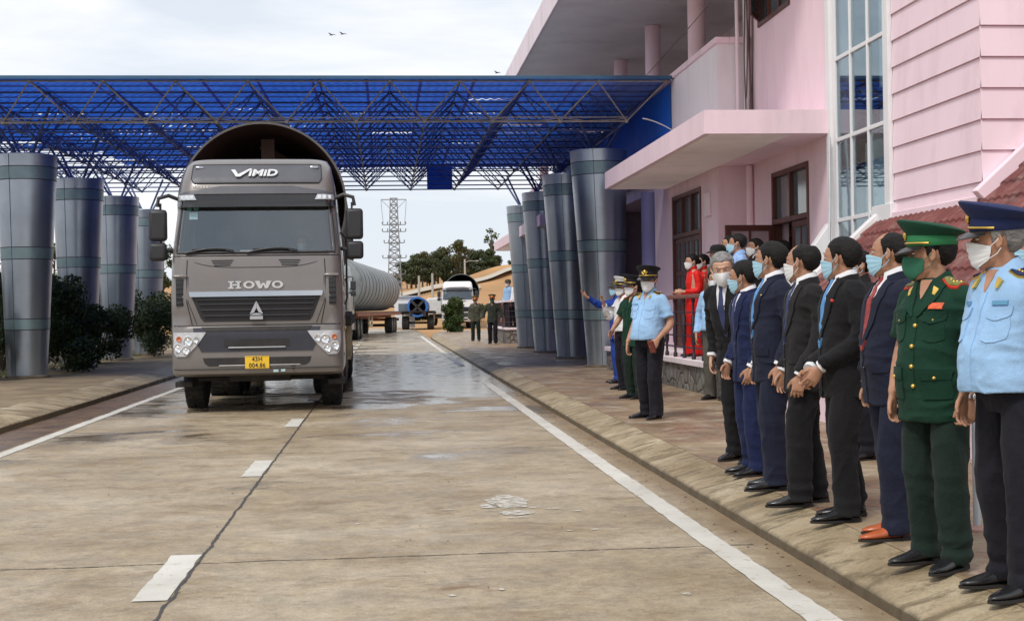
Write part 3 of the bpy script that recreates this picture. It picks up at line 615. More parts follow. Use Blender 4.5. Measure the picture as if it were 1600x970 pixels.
# ================================================================ TERRACE, RAILING
ter = empty('terrace', (5, 21, .15), 'raised entrance terrace with rough stone face and pale coping below the brown doors', 'terrace')
def _stone(h):
    v = h.vec((1, 1, 1)); vo = h.n.new('ShaderNodeTexVoronoi'); vo.inputs['Scale'].default_value = 4.2; vo.feature = 'F1'; h.l.new(v, vo.inputs['Vector']); ve = h.n.new('ShaderNodeTexVoronoi'); ve.inputs['Scale'].default_value = 4.2; ve.feature = 'DISTANCE_TO_EDGE'; h.l.new(v, ve.inputs['Vector'])
    c = h.mix(.75, (.20, .17, .145), vo.outputs['Color']); hs = h.n.new('ShaderNodeHueSaturation'); hs.inputs['Saturation'].default_value = .12; hs.inputs['Value'].default_value = .38; h.l.new(c, hs.inputs['Color'])
    c = h.mix(h.ramp(ve.outputs['Distance'], (.02, 1), (.06, 0)), h.mix(.5, hs.outputs[0], (.19, .155, .125)), (.09, .075, .06)); c = h.mix(h.ramp(h.noise(v, 3, 8, .7), (.5, 0), (.7, .6)), c, (.07, .06, .045))
    h.l.new(c, h.b.inputs['Base Color']); h.b.inputs['Roughness'].default_value = .85; h.bump(h.math('ADD', h.mapr(ve.outputs['Distance'], 0, .12, 0, 1), h.noise(v, 25, 6)), .9, .03)
M_stone = node_mat('rough_stone_blocks', _stone)
def tpart(mb, n, m, **k): o = mb.build(n, m, None, **k); o.parent = ter; o.location = (-5, -21, -.15); return o
mb = MB(); mb.box(4.42, 5.44, 16.4, 26.7, .14, .53); mb.box(5.44, 5.99, 16.4, 21.59, .14, .53); tpart(mb, 'stone_face', M_stone)
mb = MB(); mb.box(4.37, 5.445, 16.35, 26.7, .53, .615); mb.box(5.445, 5.995, 16.35, 21.595, .53, .615); tpart(mb, 'coping', M_pinkl, bevel=.008)
for k in range(3): mb = MB(); mb.box(4.6, 5.9, 16.35 - .3 * (k + 1), 16.347 - .3 * k, .14, .50 - .13 * k); tpart(mb, 'step', M_pinkl, bevel=.01)
mb = MB(); mb.prism([(0, 0), (1.2, 0), (1.2, .12), (.12, .62), (0, .62)], .14, Matrix.Translation((4.44, 16.34, .15)) @ Matrix.Rotation(R(-90), 4, 'Z')); tpart(mb, 'stair_cheek', M_pinkl, bevel=.01)
M_iron = mat('dark_rail_iron', (.05, .035, .045), .5, metal=.4)
rl = empty('railing', (4.45, 19, .615), 'terrace railing of dark bars under a brown handrail beside the women in red', 'railing')
def rpart(mb, n, m, **k): o = mb.build(n, m, None, **k); o.parent = rl; o.location = (-4.45, -19, -.615); return o
mb = MB(); mb.box(4.41, 4.49, 16.6, 21.7, 1.50, 1.565); rpart(mb, 'handrail', mat('handrail_wood', (.22, .085, .06), .5, var=.2, vs=5), bevel=.015)
for y in np.arange(16.7, 21.8, .62):
    mb = MB(); mb.lathe([(.032, 0), (.032, .06), (.02, .08), (.02, .2), (.035, .24), (.035, .62), (.02, .66), (.02, .82), (.03, .84), (.03, .885)], 10, (4.45, y, .615)); rpart(mb, 'baluster', M_iron)
for z in (.78, .95, 1.12, 1.30):
    mb = MB(); mb.tube([(4.45, 16.65, z), (4.45, 21.65, z)], .013, 6); rpart(mb, 'rail_bar', M_iron)
# far terrace
ft = empty('terrace', (4.9, 51, .15), 'small far terrace with stone face and railing holding two distant men', 'terrace')
mb = MB(); mb.box(-.55, .5, -2.6, 6, -.01, .5); mb.build('stone_face', M_stone, ft)
mb = MB(); mb.box(-.6, .5, -2.65, 6, .5, .58); mb.build('coping', M_pinkl, ft, bevel=.01)
fr = empty('railing', (4.5, 51, .73), 'short dark railing with pale top rail around the far terrace', 'railing')
mb = MB(); mb.box(-.12, .05, -2.45, 5.5, .93, 1.0); mb.bar((-.05, -2.42, .97), (.9, -2.42, .97), .07, .07); mb.build('handrail', M_pinkl, fr)
for y in np.arange(-2.4, 5.5, .55):
    mb = MB(); mb.tube([(-.03, y, 0), (-.03, y, .94)], .025, 6); mb.build('baluster', M_iron, fr)
mb = MB(); 
for z in (.2, .4, .6, .8): mb.tube([(-.03, -2.4, z), (-.03, 5.4, z)], .012, 5); mb.tube([(-.03, -2.42, z), (.85, -2.42, z)], .012, 5)
mb.build('rail_bar', M_iron, fr)
pp = empty('metal_post', (3.16, 6.98, .152), 'thin pale grey metal post behind the green officer and the sky blue officer', 'post')
mb = MB(); mb.tube([(0, 0, 0), (0, 0, 1.02)], .022, 12); mb.build('tube', mat('pale_steel', (.48, .52, .58), .35, metal=.6), pp)
mb = MB(); mb.lathe([(.07, 0), (.07, .012), (.03, .03)], 16); mb.build('base_plate', mat('pinkish_base', (.35, .2, .17), .7), pp)
# ================================================================ TRUCKS
M_tyre = mat('tyre_rubber', (.018, .018, .018), .85, var=.3, vs=6, bump=.3, bs=30, dirt=(.12, .085, .05, .5), ds=4)
M_hub = mat('dusty_hub_steel', (.22, .19, .16), .6, metal=.3, var=.25, vs=5)
M_chas = mat('dark_chassis', (.022, .02, .02), .7, var=.3, vs=4, dirt=(.08, .06, .04, .5), ds=3)
M_plas = mat('black_plastic', (.022, .022, .026), .5, var=.12, bump=.05, bs=80)
M_plg = mat('grey_plastic_panel', (.085, .088, .105), .5, var=.1)
M_taupe = mat('taupe_truck_paint', (.200, .183, .176), .33, metal=.3, var=.06, vs=1.5, coat=.5, dirt=(.20, .16, .12, .4), ds=2.2)
M_wpaint = mat('white_truck_paint', (.72, .72, .72), .4, var=.04, coat=.3)
M_chrome = mat('chrome', (.50, .51, .53), .14, metal=1., var=.05, rvar=.05)
M_silver = mat('silver_lettering', (.62, .62, .63), .35, metal=.5, var=.03)
M_lens = mat('headlight_lens', (.55, .57, .60), .12, metal=.25, var=.15, vs=12, coat=.8)
M_bulb = mat('headlight_reflector', (.80, .82, .85), .08, metal=.85, var=.05)
M_amber = mat('amber_lens', (.62, .20, .08), .2, var=.1, coat=.6)
M_int = mat('cab_interior', (.12, .12, .125), .8, var=.2)
def _wind(h):
    tr = h.n.new('ShaderNodeBsdfTransparent'); tr.inputs[0].default_value = (.74, .80, .81, 1); gl = h.n.new('ShaderNodeBsdfGlossy'); gl.inputs['Roughness'].default_value = .06; gl.inputs[0].default_value = (.82, .92, 1, 1)
    m = h.n.new('ShaderNodeMixShader'); m.inputs[0].default_value = .15; h.l.new(tr.outputs[0], m.inputs[1]); h.l.new(gl.outputs[0], m.inputs[2]); h.l.new(m.outputs[0], h.n['Material Output'].inputs[0])
M_wind = node_mat('windscreen_glass', _wind)
CABR = [(.52, 1.20, .10, .12), (.555, 1.235, .05, .14), (.62, 1.245, .03, .16), (1.16, 1.245, .03, .17), (1.22, 1.25, .06, .17), (1.62, 1.25, .03, .18), (2.16, 1.235, .075, .2), (2.22, 1.23, .085, .2), (2.95, 1.165, .31, .22), (3.06, 1.16, .32, .22), (3.30, 1.125, .40, .24), (3.50, 1.085, .55, .26), (3.60, 1.03, .72, .28), (3.63, .95, .90, .26)]
def cab_at(z):
    for a, b in zip(CABR, CABR[1:]):
        if a[0] <= z <= b[0]:
            t = (z - a[0]) / (b[0] - a[0]); return [a[i] * (1 - t) + b[i] * t for i in range(4)]
    return list(CABR[-1] if z > 1 else CABR[0])
def cab_y(x, z):
    _, hw, yf, r = cab_at(z); ax = abs(x); bow = .05 * (ax / hw) ** 2
    if ax > hw - r: d = min(1, (ax - (hw - r)) / r); return yf + bow + r * (1 - math.sqrt(max(0, 1 - d * d)))
    return yf + bow
def cab_ring(z, back=2.25, n=9):
    _, hw, yf, r = cab_at(z); xs_ = [hw * math.sin(t) for t in np.linspace(-math.pi / 2, math.pi / 2, 33)]
    xs_ = [-hw] + [-(hw - r) - r * math.sin(t) for t in np.linspace(math.pi / 2 * .85, 0, 6)] + list(np.linspace(-(hw - r), hw - r, 17)[1:-1]) + [(hw - r) + r * math.sin(t) for t in np.linspace(0, math.pi / 2 * .85, 6)] + [hw]
    return [(x, cab_y(x, z), z) for x in xs_] + [(hw, back, z), (-hw, back, z)]
def face_patch(poly, off=.006, th=.012, nx=24, nz=10):
    """panel lying on the cab front: poly = [(z, xleft, xright), ...] from bottom to top, thick th, proud by off"""
    mb = MB(); zs_ = np.linspace(poly[0][0], poly[-1][0], nz); fr = []; bk = []
    for z in zs_:
        for a, b in zip(poly, poly[1:]):
            if a[0] <= z <= b[0] + 1e-9: t = (z - a[0]) / (b[0] - a[0]); xl, xr = a[1] * (1 - t) + b[1] * t, a[2] * (1 - t) + b[2] * t; break
        fr.append([(x, cab_y(x, z) - off, z) for x in np.linspace(xl, xr, nx)])
    rings = [f + [(p[0], p[1] + th + off, p[2]) for p in f[::-1]] for f in fr]
    mb.loft(rings); return mb
def fbox(mb, x0, x1, z0, z1, off, dep=.03):
    y = max(cab_y(x0, z0), cab_y(x1, z1)); mb.box(x0, x1, min(cab_y(x0, (z0 + z1) / 2), cab_y(x1, (z0 + z1) / 2)) - off, y + dep, z0, z1)
def wheel(parent, x, y, r=.52, wd=.30, out=1, dual=False):
    prof = [(r * .58, -wd / 2), (r * .80, -wd / 2 - .005), (r * .93, -wd / 2 + .01), (r * .985, -wd / 2 + .035), (r, -wd / 2 + .06), (r, wd / 2 - .06), (r * .985, wd / 2 - .035), (r * .93, wd / 2 - .01), (r * .80, wd / 2 + .005), (r * .58, wd / 2)]
    o = bpy.data.objects.new('wheel', None); COL.objects.link(o); o.parent = parent; o.location = (x, y, r)
    mb = MB(); mb.lathe(prof, 40, axis='X', cap=True)
    for k in range(36):                                     # tread lugs
        a = 2 * math.pi * k / 36; Mx = Matrix.Rotation(a, 4, 'X')
        for s in (-1, 1): mb.box(min(s * wd * .05, s * wd * .44), max(s * wd * .05, s * wd * .44), -.022, .022, r - .01, r + .013, Mx)
    mb.build('tyre', M_tyre, o)
    mb = MB(); w2 = wd / 2; mb.lathe([(.02, out * (w2 - .10)), (r * .30, out * (w2 - .10)), (r * .33, out * (w2 + .02)), (r * .45, out * (w2 - .03)), (r * .56, out * (w2 + .008)), (r * .60, out * (w2 - .002)), (r * .60, out * (w2 - .06))], 28, axis='X')
    for k in range(10): a = 2 * math.pi * k / 10; mb.lathe([(.018, out * (w2 - .05)), (.018, out * (w2 + .0))], 8, (0, r * .40 * math.cos(a), r * .40 * math.sin(a)), 'X')
    mb.build('rim', M_hub, o)
def make_truck(loc_, rz, paint, label, name, cat, letters, plate, driver=True):
    t = empty(name, loc_, label, cat, None, rz)
    # cab shell with a real windscreen opening
    zl = [.52, .555, .62, .80, .95, 1.10, 1.16, 1.22, 1.4, 1.62, 1.9, 2.16, 2.25, 2.45, 2.65, 2.85, 2.945, 3.06, 3.18, 3.30, 3.40, 3.50, 3.56, 3.60, 3.63]
    rings = [cab_ring(z) for z in zl]; n = len(rings[0]); mb = MB(); vs = [p for r in rings for p in r]; fs = []
    for i in range(len(rings) - 1):
        for k in range(n):
            a, b = rings[i][k], rings[i][(k + 1) % n]; zc = (zl[i] + zl[i + 1]) / 2; xc = (a[0] + b[0]) / 2
            if 2.25 <= zc <= 2.945 and abs(xc) < cab_at(zc)[1] - .10 and k < n - 3: continue
            if zc < .8 and k >= n - 3: pass
            fs.append((i * n + k, i * n + (k + 1) % n, (i + 1) * n + (k + 1) % n, (i + 1) * n + k))
    fs.append(tuple((len(rings) - 1) * n + k for k in range(n))); mb.add(vs, fs)
    cab = mb.build('cab', paint, t, smooth=30, fix=False)
    so_ = cab.modifiers.new('thick', 'SOLIDIFY'); so_.thickness = .03; so_.offset = -1
    # windscreen, rubber surround
    hwz = lambda z: cab_at(z)[1] - .085
    gl = MB(); gl.loft([[(x, cab_y(x, z) - .004, z) for x in np.linspace(-hwz(z), hwz(z), 31)] for z in np.linspace(2.245, 2.95, 8)], cap=False, closed=False); ws = gl.build('windscreen', M_wind, t, smooth=60, fix=False)
    mb = MB()
    loop = [(x, 2.24) for x in np.linspace(-hwz(2.24), hwz(2.24), 20)] + [(hwz(z), z) for z in np.linspace(2.3, 2.9, 6)] + [(x, 2.95) for x in np.linspace(hwz(2.95), -hwz(2.95), 20)] + [(-hwz(z), z) for z in np.linspace(2.9, 2.3, 6)]
    loop.append(loop[0]); mb.tube([(x, cab_y(x, z) - .004, z) for x, z in loop], .017, 6); mb.build('windscreen_seal', M_plas, ws)
    mb = MB()
    for xa, xb in ((-1.02, -.32), (-.14, .60)):
        mb.tube([(x, cab_y(x, 2.25) - .035, 2.235 + .075 * math.sin(tt * math.pi * .75) - .02 * tt) for tt, x in ((q, xa + (xb - xa) * q) for q in np.linspace(0, 1, 9))], .011, 6)
        mb.bar((xa + .1, cab_y(xa, 2.28) - .03, 2.28), (xb - .12, cab_y(xb, 2.27) - .03, 2.292), .018, .02)
    mb.build('wiper', M_plas, t)
    mb = MB(); mb.add([(-.98, cab_y(-.98, 2.8) + .03, 2.72), (-.86, cab_y(-.86, 2.8) + .03, 2.72), (-.86, cab_y(-.86, 2.9) + .03, 2.82), (-.98, cab_y(-.98, 2.9) + .03, 2.82)], [(0, 1, 2, 3)]); mb.build('windscreen_sticker', mat('pale_sticker', (.45, .62, .66), .6), t)
    mb = MB(); mb.lathe([(.042, 0), (.042, .004)], 16, (-.985, cab_y(-.98, 2.88) + .03, 2.88), 'Y'); mb.lathe([(.042, 0), (.042, .004)], 16, (-.885, cab_y(-.88, 2.88) + .03, 2.885), 'Y'); mb.build('windscreen_sticker', mat('green_sticker', (.07, .30, .25), .6), t)
    # interior: dashboard, wheel, seats, rear wall, papers
    mb = MB(); mb.box(-1.1, 1.1, .35, .95, 1.7, 2.19); mb.box(-1.12, 1.12, 2.10, 2.2, 1.3, 3.3); mb.box(-1.12, 1.12, .5, 2.2, 1.2, 1.3); mb.box(-1.08, 1.08, .55, 2.15, 3.0, 3.05); mb.build('cab_lining', M_int, t, bevel=.03)
    for sx in (-.62, .62):
        mb = MB(); mb.box(sx - .27, sx + .27, 1.15, 1.65, 1.6, 1.78); mb.box(sx - .27, sx + .27, 1.6, 1.78, 1.78, 2.42); mb.box(sx - .14, sx + .14, 1.62, 1.76, 2.45, 2.66); mb.build('seat', mat('grey_seat_cloth', (.16, .16, .17), .9), t, bevel=.05)
    mb = MB(); Mw = Matrix.Translation((.62, .98, 2.16)) @ Matrix.Rotation(R(35), 4, 'X'); mb.tube([Mw @ Vector((.23 * math.cos(a), .23 * math.sin(a), 0)) for a in np.linspace(0, 2 * math.pi, 25)], .018, 6); mb.tube([Mw @ Vector((-.22, 0, 0)), Mw @ Vector((.22, 0, 0))], .02, 6); mb.tube([Mw @ Vector((0, 0, 0)), Mw @ Vector((0, -.0, -.5))], .03, 6); mb.build('steering_wheel', M_plas, t)
    mb = MB(); mb.box(-.25, -.03, .33, .42, 2.195, 2.28); mb.box(.75, .92, .33, .44, 2.195, 2.25); mb.build('dashboard_papers', mat('paper', (.7, .72, .70), .8), t)
    # sun visor / roof brow, marker lights
    face_patch([(2.885, -1.155, 1.155), (2.95, -1.16, 1.16), (3.05, -1.15, 1.15)], .085, .07, 30, 6).build('sun_visor', mat('dark_smoked_visor', (.012, .012, .014), .12, coat=.5), t, smooth=40)
    face_patch([(3.075, -1.13, 1.13), (3.10, -1.12, 1.12), (3.145, -.80, .80), (3.19, -.52, .52)], .035, .035, 30, 8).build('brow_panel', M_plg, t, smooth=40)
    for s in (-1, 1):
        q = face_patch([(2.985, min(s * 1.15, s * .86), max(s * 1.15, s * .86)), (3.06, min(s * 1.13, s * .90), max(s * 1.13, s * .90))], .115, .03, 12, 4); o = q.build('marker_light', M_lens, t, smooth=40)
        mb = MB()
        for x in (.93, 1.0, 1.07): mb.box(s * x - .025, s * x + .025, cab_y(x, 3.02) - .122, cab_y(x, 3.02) - .11, 3.0, 3.045)
        mb.build('bulb', M_bulb, o)
    if letters:
        face_patch([(3.245, -.92, .92), (3.29, -.95, .95), (3.50, -.94, .94), (3.515, -.92, .92)], .012, .02, 30, 9).build('roof_panel', M_plg, t, smooth=40)
        mb = MB()
        for z0, z1, xa, xb in ((3.235, 3.245, -.92, .92), (3.515, 3.525, -.93, .93)): 
            mb.tube([(x, cab_y(x, z0) - .012, z0) for x in np.linspace(xa, xb, 16)], .008, 5)
        for s in (-1, 1): mb.tube([(s * .925, cab_y(.92, 3.245) - .01, 3.245), (s * .957, cab_y(.95, 3.3) - .01, 3.3), (s * .945, cab_y(.94, 3.5) - .01, 3.5), (s * .925, cab_y(.92, 3.52) - .01, 3.52)], .008, 5)
        mb.build('panel_seal', M_plas, t)
        mb = MB()
        for s in (-1, 1): fbox(mb, s * .845 - .06, s * .845 + .06, 3.455, 3.485, .03)
        mb.build('roof_marker', M_chrome, t, bevel=.006)
        yv = cab_y(0, 3.36); tilt = math.atan2(cab_y(0, 3.46) - cab_y(0, 3.28), .18)
        Mt = Matrix.Translation((.0, yv - .035, 3.375)) @ Matrix.Rotation(R(90) - tilt, 4, 'X')
        v = text_mb('iMiD', .165, Mt @ Matrix.Translation((.09, 0, 0)), .006, .006, .16, 1.28, 1.03)
        v.prism([(-.375, .065), (-.315, .065), (-.268, -.02), (-.10, .085), (-.06, .085), (-.24, -.065), (-.30, -.065)], .012, Mt @ Matrix.Rotation(R(-90), 4, 'X') @ Matrix.Translation((0, -.006, 0)))
        v.build('roof_lettering', M_silver, t, smooth=0, fix=False)
        yh = cab_y(0, 1.78) - .012
        lt = MB(); LW, LH, SW = .165, .105, .036
        def bxl(x0, x1, z0, z1): lt.box(x0, x1, yh - .008, yh + .012, 1.785 + z0, 1.785 + z1)
        for q, ch in enumerate('HOWO'):
            cx_ = (q - 1.5) * .205
            if ch == 'H':
                for s_ in (-1, 1): bxl(cx_ + s_ * .052 - SW / 2, cx_ + s_ * .052 + SW / 2, -LH / 2 + .02, LH / 2 - .02); bxl(cx_ + s_ * .052 - .04, cx_ + s_ * .052 + .04, LH / 2 - .02, LH / 2); bxl(cx_ + s_ * .052 - .04, cx_ + s_ * .052 + .04, -LH / 2, -LH / 2 + .02)
                bxl(cx_ - .03, cx_ + .03, -.012, .012)
            elif ch == 'O':
                A_ = [2 * math.pi * k / 28 for k in range(28)]
                lt.loft([[(cx_ + rx * math.cos(a), y_, 1.785 + rz_ * math.sin(a)) for a in A_] for rx, rz_, y_ in ((.082, LH / 2, yh + .012), (.082, LH / 2, yh - .008), (.042, LH / 2 - .022, yh - .008), (.042, LH / 2 - .022, yh + .012))], cap=False)
            else:
                Mw_ = Matrix.Translation((cx_, yh - .008, 1.785)); h2 = LH / 2
                lt.prism([(-.12, h2), (-.05, h2), (-.035, -.01), (-.02, h2 - .03), (.02, h2 - .03), (.035, -.01), (.05, h2), (.12, h2), (.065, -h2), (.025, -h2), (0, 0), (-.025, -h2), (-.065, -h2)], .02, Mw_)
        lt.build('front_lettering', M_silver, t, smooth=30)
        mb = MB()                                        # little row of pennant stickers
        for k in range(5): fbox(mb, -.93 + k * .048, -.93 + k * .048 + .04, 3.165, 3.20, .012)
        mb.build('front_sticker', mat('pale_sticker_strip', (.62, .60, .58), .6), t)
    # panel gaps of the bonnet
    mb = MB()
    for z in (2.195, 1.225): mb.tube([(x, cab_y(x, z) - .001, z) for x in np.linspace(-1.2, 1.2, 30)], .009, 5)
    mb.tube([(x, cab_y(x, 2.03 + .16 * abs(x / .92) ** 6) - .001, 2.03 + .10 * abs(x / .95) ** 4) for x in np.linspace(-.95, .95, 30)], .006, 5)
    for s in (-1, 1):
        mb.tube([(s * x, cab_y(x, z) - .001, z) for x, z in ((.99, 2.14), (1.0, 1.95), (1.0, 1.55), (.93, 1.24))], .007, 5)
        mb.tube([(s * x, cab_y(x, z) - .001, z) for x, z in ((.98, 1.90), (.98, 1.55), (.86, 1.24))], .005, 5)
    mb.build('panel_gap', M_plas, t)
    mb = MB()
    mb = None
    for s in (-1, 1):
        mb = MB()
        for k in range(3): mb.bar((s * (.33 + .02 * k), cab_y(.4, 2.13 - .03 * k) - .004, 2.13 - .032 * k), (s * (.64 - .02 * k), cab_y(.6, 2.13 - .03 * k) - .004, 2.125 - .032 * k), .02, .011)
        mb.build('bonnet_vent', M_plas, t)
    for s in (-1, 1):                                       # side air slots
        mb = MB(); fbox(mb, *sorted((s * 1.05, s * 1.155)), 1.50, 1.88, .004, .0); 
        for k in range(5): fbox(mb, *sorted((s * 1.055, s * 1.15)), 1.53 + k * .07, 1.55 + k * .07, .018, .0)
        mb.build('air_slot', M_plas, t, bevel=.004)
        mb = MB(); fbox(mb, *sorted((s * .99, s * 1.20)), 1.895, 1.935, .03, .0); mb.build('slot_lip', paint, t, bevel=.012)
    # grille
    face_patch([(1.275, -.76, .76), (1.31, -.80, .80), (1.66, -.945, .945)], .004, .03, 26, 8).build('grille', M_plas, t, smooth=40)
    mb = MB()
    for z in (1.36, 1.44, 1.52, 1.585): hw_ = .76 + (z - 1.28) * .42; mb.loft([[(x, cab_y(x, z) - o_, z + dz) for x in np.linspace(-hw_ + .03, hw_ - .03, 20)] for o_, dz in ((.006, -.018), (.035, -.006), (.035, .006), (.006, .012))], cap=False, closed=False)
    mb.build('grille_slat', mat('dark_grille_slat', (.04, .04, .046), .45), t)
    face_patch([(1.625, -.945, .945), (1.645, -.955, .955), (1.695, -.965, .965)], .045, .045, 30, 5).build('chrome_bar', M_chrome, t, smooth=40)
    mb = MB()                                               # triangular mirror emblem of three facets
    ye = cab_y(0, 1.45) - .045; Me = Matrix.Translation((0, ye, 1.43))
    mb.prism([(-.10, -.06), (.0, .135), (.0, .03), (-.03, -.03)], .03, Me); mb.prism([(.10, -.06), (.03, -.03), (.0, .03), (.0, .135)], .03, Me); mb.prism([(-.10, -.07), (-.03, -.04), (.03, -.04), (.10, -.07)], .03, Me); mb.prism([(-.095, -.08), (.095, -.08), (.095, -.13), (-.095, -.13)], .03, Me)
    mb.build('emblem', M_chrome, t, smooth=0, bevel=.004)
    # bumper zone: dark band, lower intake, headlights, plate
    face_patch([(.86, -.80, .80), (1.0, -.88, .88), (1.195, -.92, .92)], .012, .03, 26, 6).build('lower_grille', mat('dark_blue_grey_plastic', (.03, .032, .045), .5), t, smooth=40)
    face_patch([(1.145, -.74, .74), (1.205, -.80, .80)], .016, .03, 20, 3).build('upper_gap', M_chas, t)
    mb = MB(); mb.loft([[(x, cab_y(x, .98) - .02, z) for x in np.linspace(-.47, .47, 12)] for z in (.93, 1.03)], cap=False, closed=False); mb.build('intake_slot', M_chas, t)
    mb = MB(); mb.tube([(x, cab_y(x, .9) - .028, .915) for x in np.linspace(-.41, .41, 10)], .011, 6); mb.build('step_bar', M_chrome, t)
    face_patch([(.66, -.70, .70), (.70, -.76, .76), (.775, -.78, .78)], .006, .03, 26, 5).build('bumper_intake', M_chas, t, smooth=40)
    mb = MB(); mb.tube([(x, cab_y(x, .70) - .014, .665) for x in np.linspace(-.55, .62, 20)], .009, 5); mb.build('bumper_mesh_edge', mat('dull_silver', (.35, .34, .33), .5, metal=.5), t)
    mb = MB(); mb.tube([(x, cab_y(x, .625) - .004, .625) for x in np.linspace(-1.2, 1.2, 30)], .012, 5); mb.build('bumper_crease', mat('dark_crease', (.06, .055, .05), .6), t)
    mb = MB(); mb.lathe([(.035, 0), (.035, .006), (.0001, .006)], 14, (.52, cab_y(.52, .63) - .008, .63), 'Y'); mb.build('tow_hole', M_chas, t)
    mb = MB(); fbox(mb, .23, .30, .565, .60, .014); fbox(mb, .34, .40, .57, .605, .014); mb.build('bumper_sticker', mat('pale_sticker', (.45, .62, .66), .6), t)
    for s in (-1, 1):
        pts = [(.80, 1.02, 1.16), (.84, .98, 1.195), (.98, .84, 1.215), (1.10, .75, 1.215), (1.135, .73, 1.20)]
        h = face_patch([(z, *sorted((s * a, s * b))) for z, a, b in pts], .022, .03, 18, 8).build('headlight', M_lens, t, smooth=40)
        for x, z, r in ((1.12, 1.045, .036), (.985, 1.02, .066), (1.135, .925, .060), (1.02, .895, .058), (.875, 1.03, .042)):
            mb = MB(); yb_ = cab_y(x, z); mb.lathe([(r, -.012), (r * 1.05, -.034), (r * .92, -.040), (r * .80, -.024), (r * .3, -.02), (.001, -.03)], 20, (s * x, yb_ - .006, z), 'Y'); mb.build('lamp', M_amber if (x, z) == (1.12, 1.045) else M_bulb, h)
    if plate:
        yp = cab_y(.0, .7) - .035
        mb = MB(); mb.box(-.175, .175, yp, yp + .02, .615, .795); pl = mb.build('number_plate', mat('yellow_plate', (.80, .50, .03), .5, var=.04), t, bevel=.008)
        tx = text_mb('43H', .088, Matrix.Translation((0, yp - .002, .748)) @ FRONT, .002, .0012, 0, .95, 1.08)
        t2 = text_mb('004.86', .088, Matrix.Translation((0, yp - .002, .662)) @ FRONT, .002, .0012, 0, .95, 1.06); tx.add(t2.v, t2.f)
        for a, b, c, d in ((-.168, .168, .785, .789), (-.168, .168, .620, .624)): tx.box(a, b, yp - .002, yp, c, d)
        tx.build('plate_number', mat('plate_black', (.03, .025, .02), .5), pl, smooth=0, fix=False)
    # mirrors
    for s in (-1, 1):
        mb = MB(); mb.tube([(s * 1.12, .42, 3.0), (s * 1.28, .36, 3.06), (s * 1.42, .33, 3.02), (s * 1.44, .33, 2.9)], .028, 8); mb.tube([(s * 1.2, .45, 2.3), (s * 1.32, .38, 2.28), (s * 1.42, .35, 2.36)], .028, 8); mb.build('mirror_arm', M_plas, t) if False else None; mb.bar((s * 1.40, .36, 2.95), (s * 1.40, .36, 2.3), .03, .03)
        m_ = mb.build('mirror_arm', M_plas, t)
        mb = MB(); mb.box(s * 1.435 - .13, s * 1.435 + .13, .28, .42, 2.42, 2.86); mb.build('mirror_housing', M_plas, m_, bevel=.05, seg=3)
        mb = MB(); mb.box(s * 1.44 - .125, s * 1.44 + .125, .28, .42, 2.14, 2.395); mb.build('mirror_housing', M_plas, m_, bevel=.05, seg=3)
        mb = MB(); mb.add([(s * 1.236, yy, zz) if zz < 2.5 else (s * 1.175, yy, zz) for yy, zz in ((.75, 2.25), (1.75, 2.25), (1.75, 2.85), (.8, 2.85))], [(0, 1, 2, 3)]); mb.build('side_window', mat('dark_window', (.02, .025, .03), .06, spec=.9), t)
        mb = MB(); mb.box(*sorted((s * 1.0, s * 1.255)), .55, 1.1, .35, .43); mb.build('step', M_chas, t, bevel=.01); mb = MB(); mb.box(*sorted((s * 1.0, s * 1.25)), .6, 1.05, .75, .80); mb.build('step', M_chas, t, bevel=.01)
        mb = MB(); mb.tube([(s * 1.262, 1.62, 1.5), (s * 1.29, 1.64, 1.6), (s * 1.29, 1.64, 2.5), (s * 1.20, 1.62, 2.6)], .018, 6); mb.build('grab_handle', M_plas, t)
        mb = MB(); mb.tube([(s * -.02, .5, .0), (0, 0, 0)], .01) if False else None
    # chassis, axles, tanks
    mb = MB()
    for s in (-1, 1): mb.box(s * .42 - .05, s * .42 + .05, .3, 6.6, .78, 1.02)
    mb.tube([(-1.0, 1.45, .52), (1.0, 1.45, .52)], .09, 10); mb.box(-.45, .45, .5, 2.0, .42, .95); mb.box(-1.1, 1.1, .35, .5, .50, .62); mb.box(-1.15, -.55, 2.6, 3.7, .5, 1.0); mb.box(.55, 1.15, 2.6, 3.7, .5, 1.0)
    for y in (4.5, 5.85): mb.tube([(-1.0, y, .52), (1.0, y, .52)], .12, 10)
    mb.box(-.9, .9, 2.3, 2.5, .9, 2.2); mb.box(-.5, .5, 4.6, 5.6, 1.02, 1.22)
    mb.tube([(-.95, .9, .45), (.95, .9, .45)], .04, 6)
    mb.build('chassis', M_chas, t, bevel=.01)
    for s in (-1, 1):
        wheel(t, s * 1.04, 1.45, .52, .31, s)
        for y in (4.5, 5.85): wheel(t, s * .92, y, .52, .58, s)
        mb = MB(); A = np.linspace(R(5), R(175), 14); mb.loft([[(s * .86, 1.45 + q * math.cos(a), .52 + q * math.sin(a)) for a in A] for q in (.60, .66)] + [[(s * 1.235, 1.45 + q * math.cos(a), .52 + q * math.sin(a)) for a in A] for q in (.66, .60)], cap=False, closed=False); mb.build('mudguard', M_plas, t, fix=False)
    return t
TR = (-1.785, 18.95, 0); TRZ = R(.8)
truck = make_truck(TR, TRZ, M_taupe, 'big taupe grey tractor truck with chrome bar and yellow number plate, driving towards us', 'truck', 'truck', True, True)
truck.scale = (.955, 1, 1)
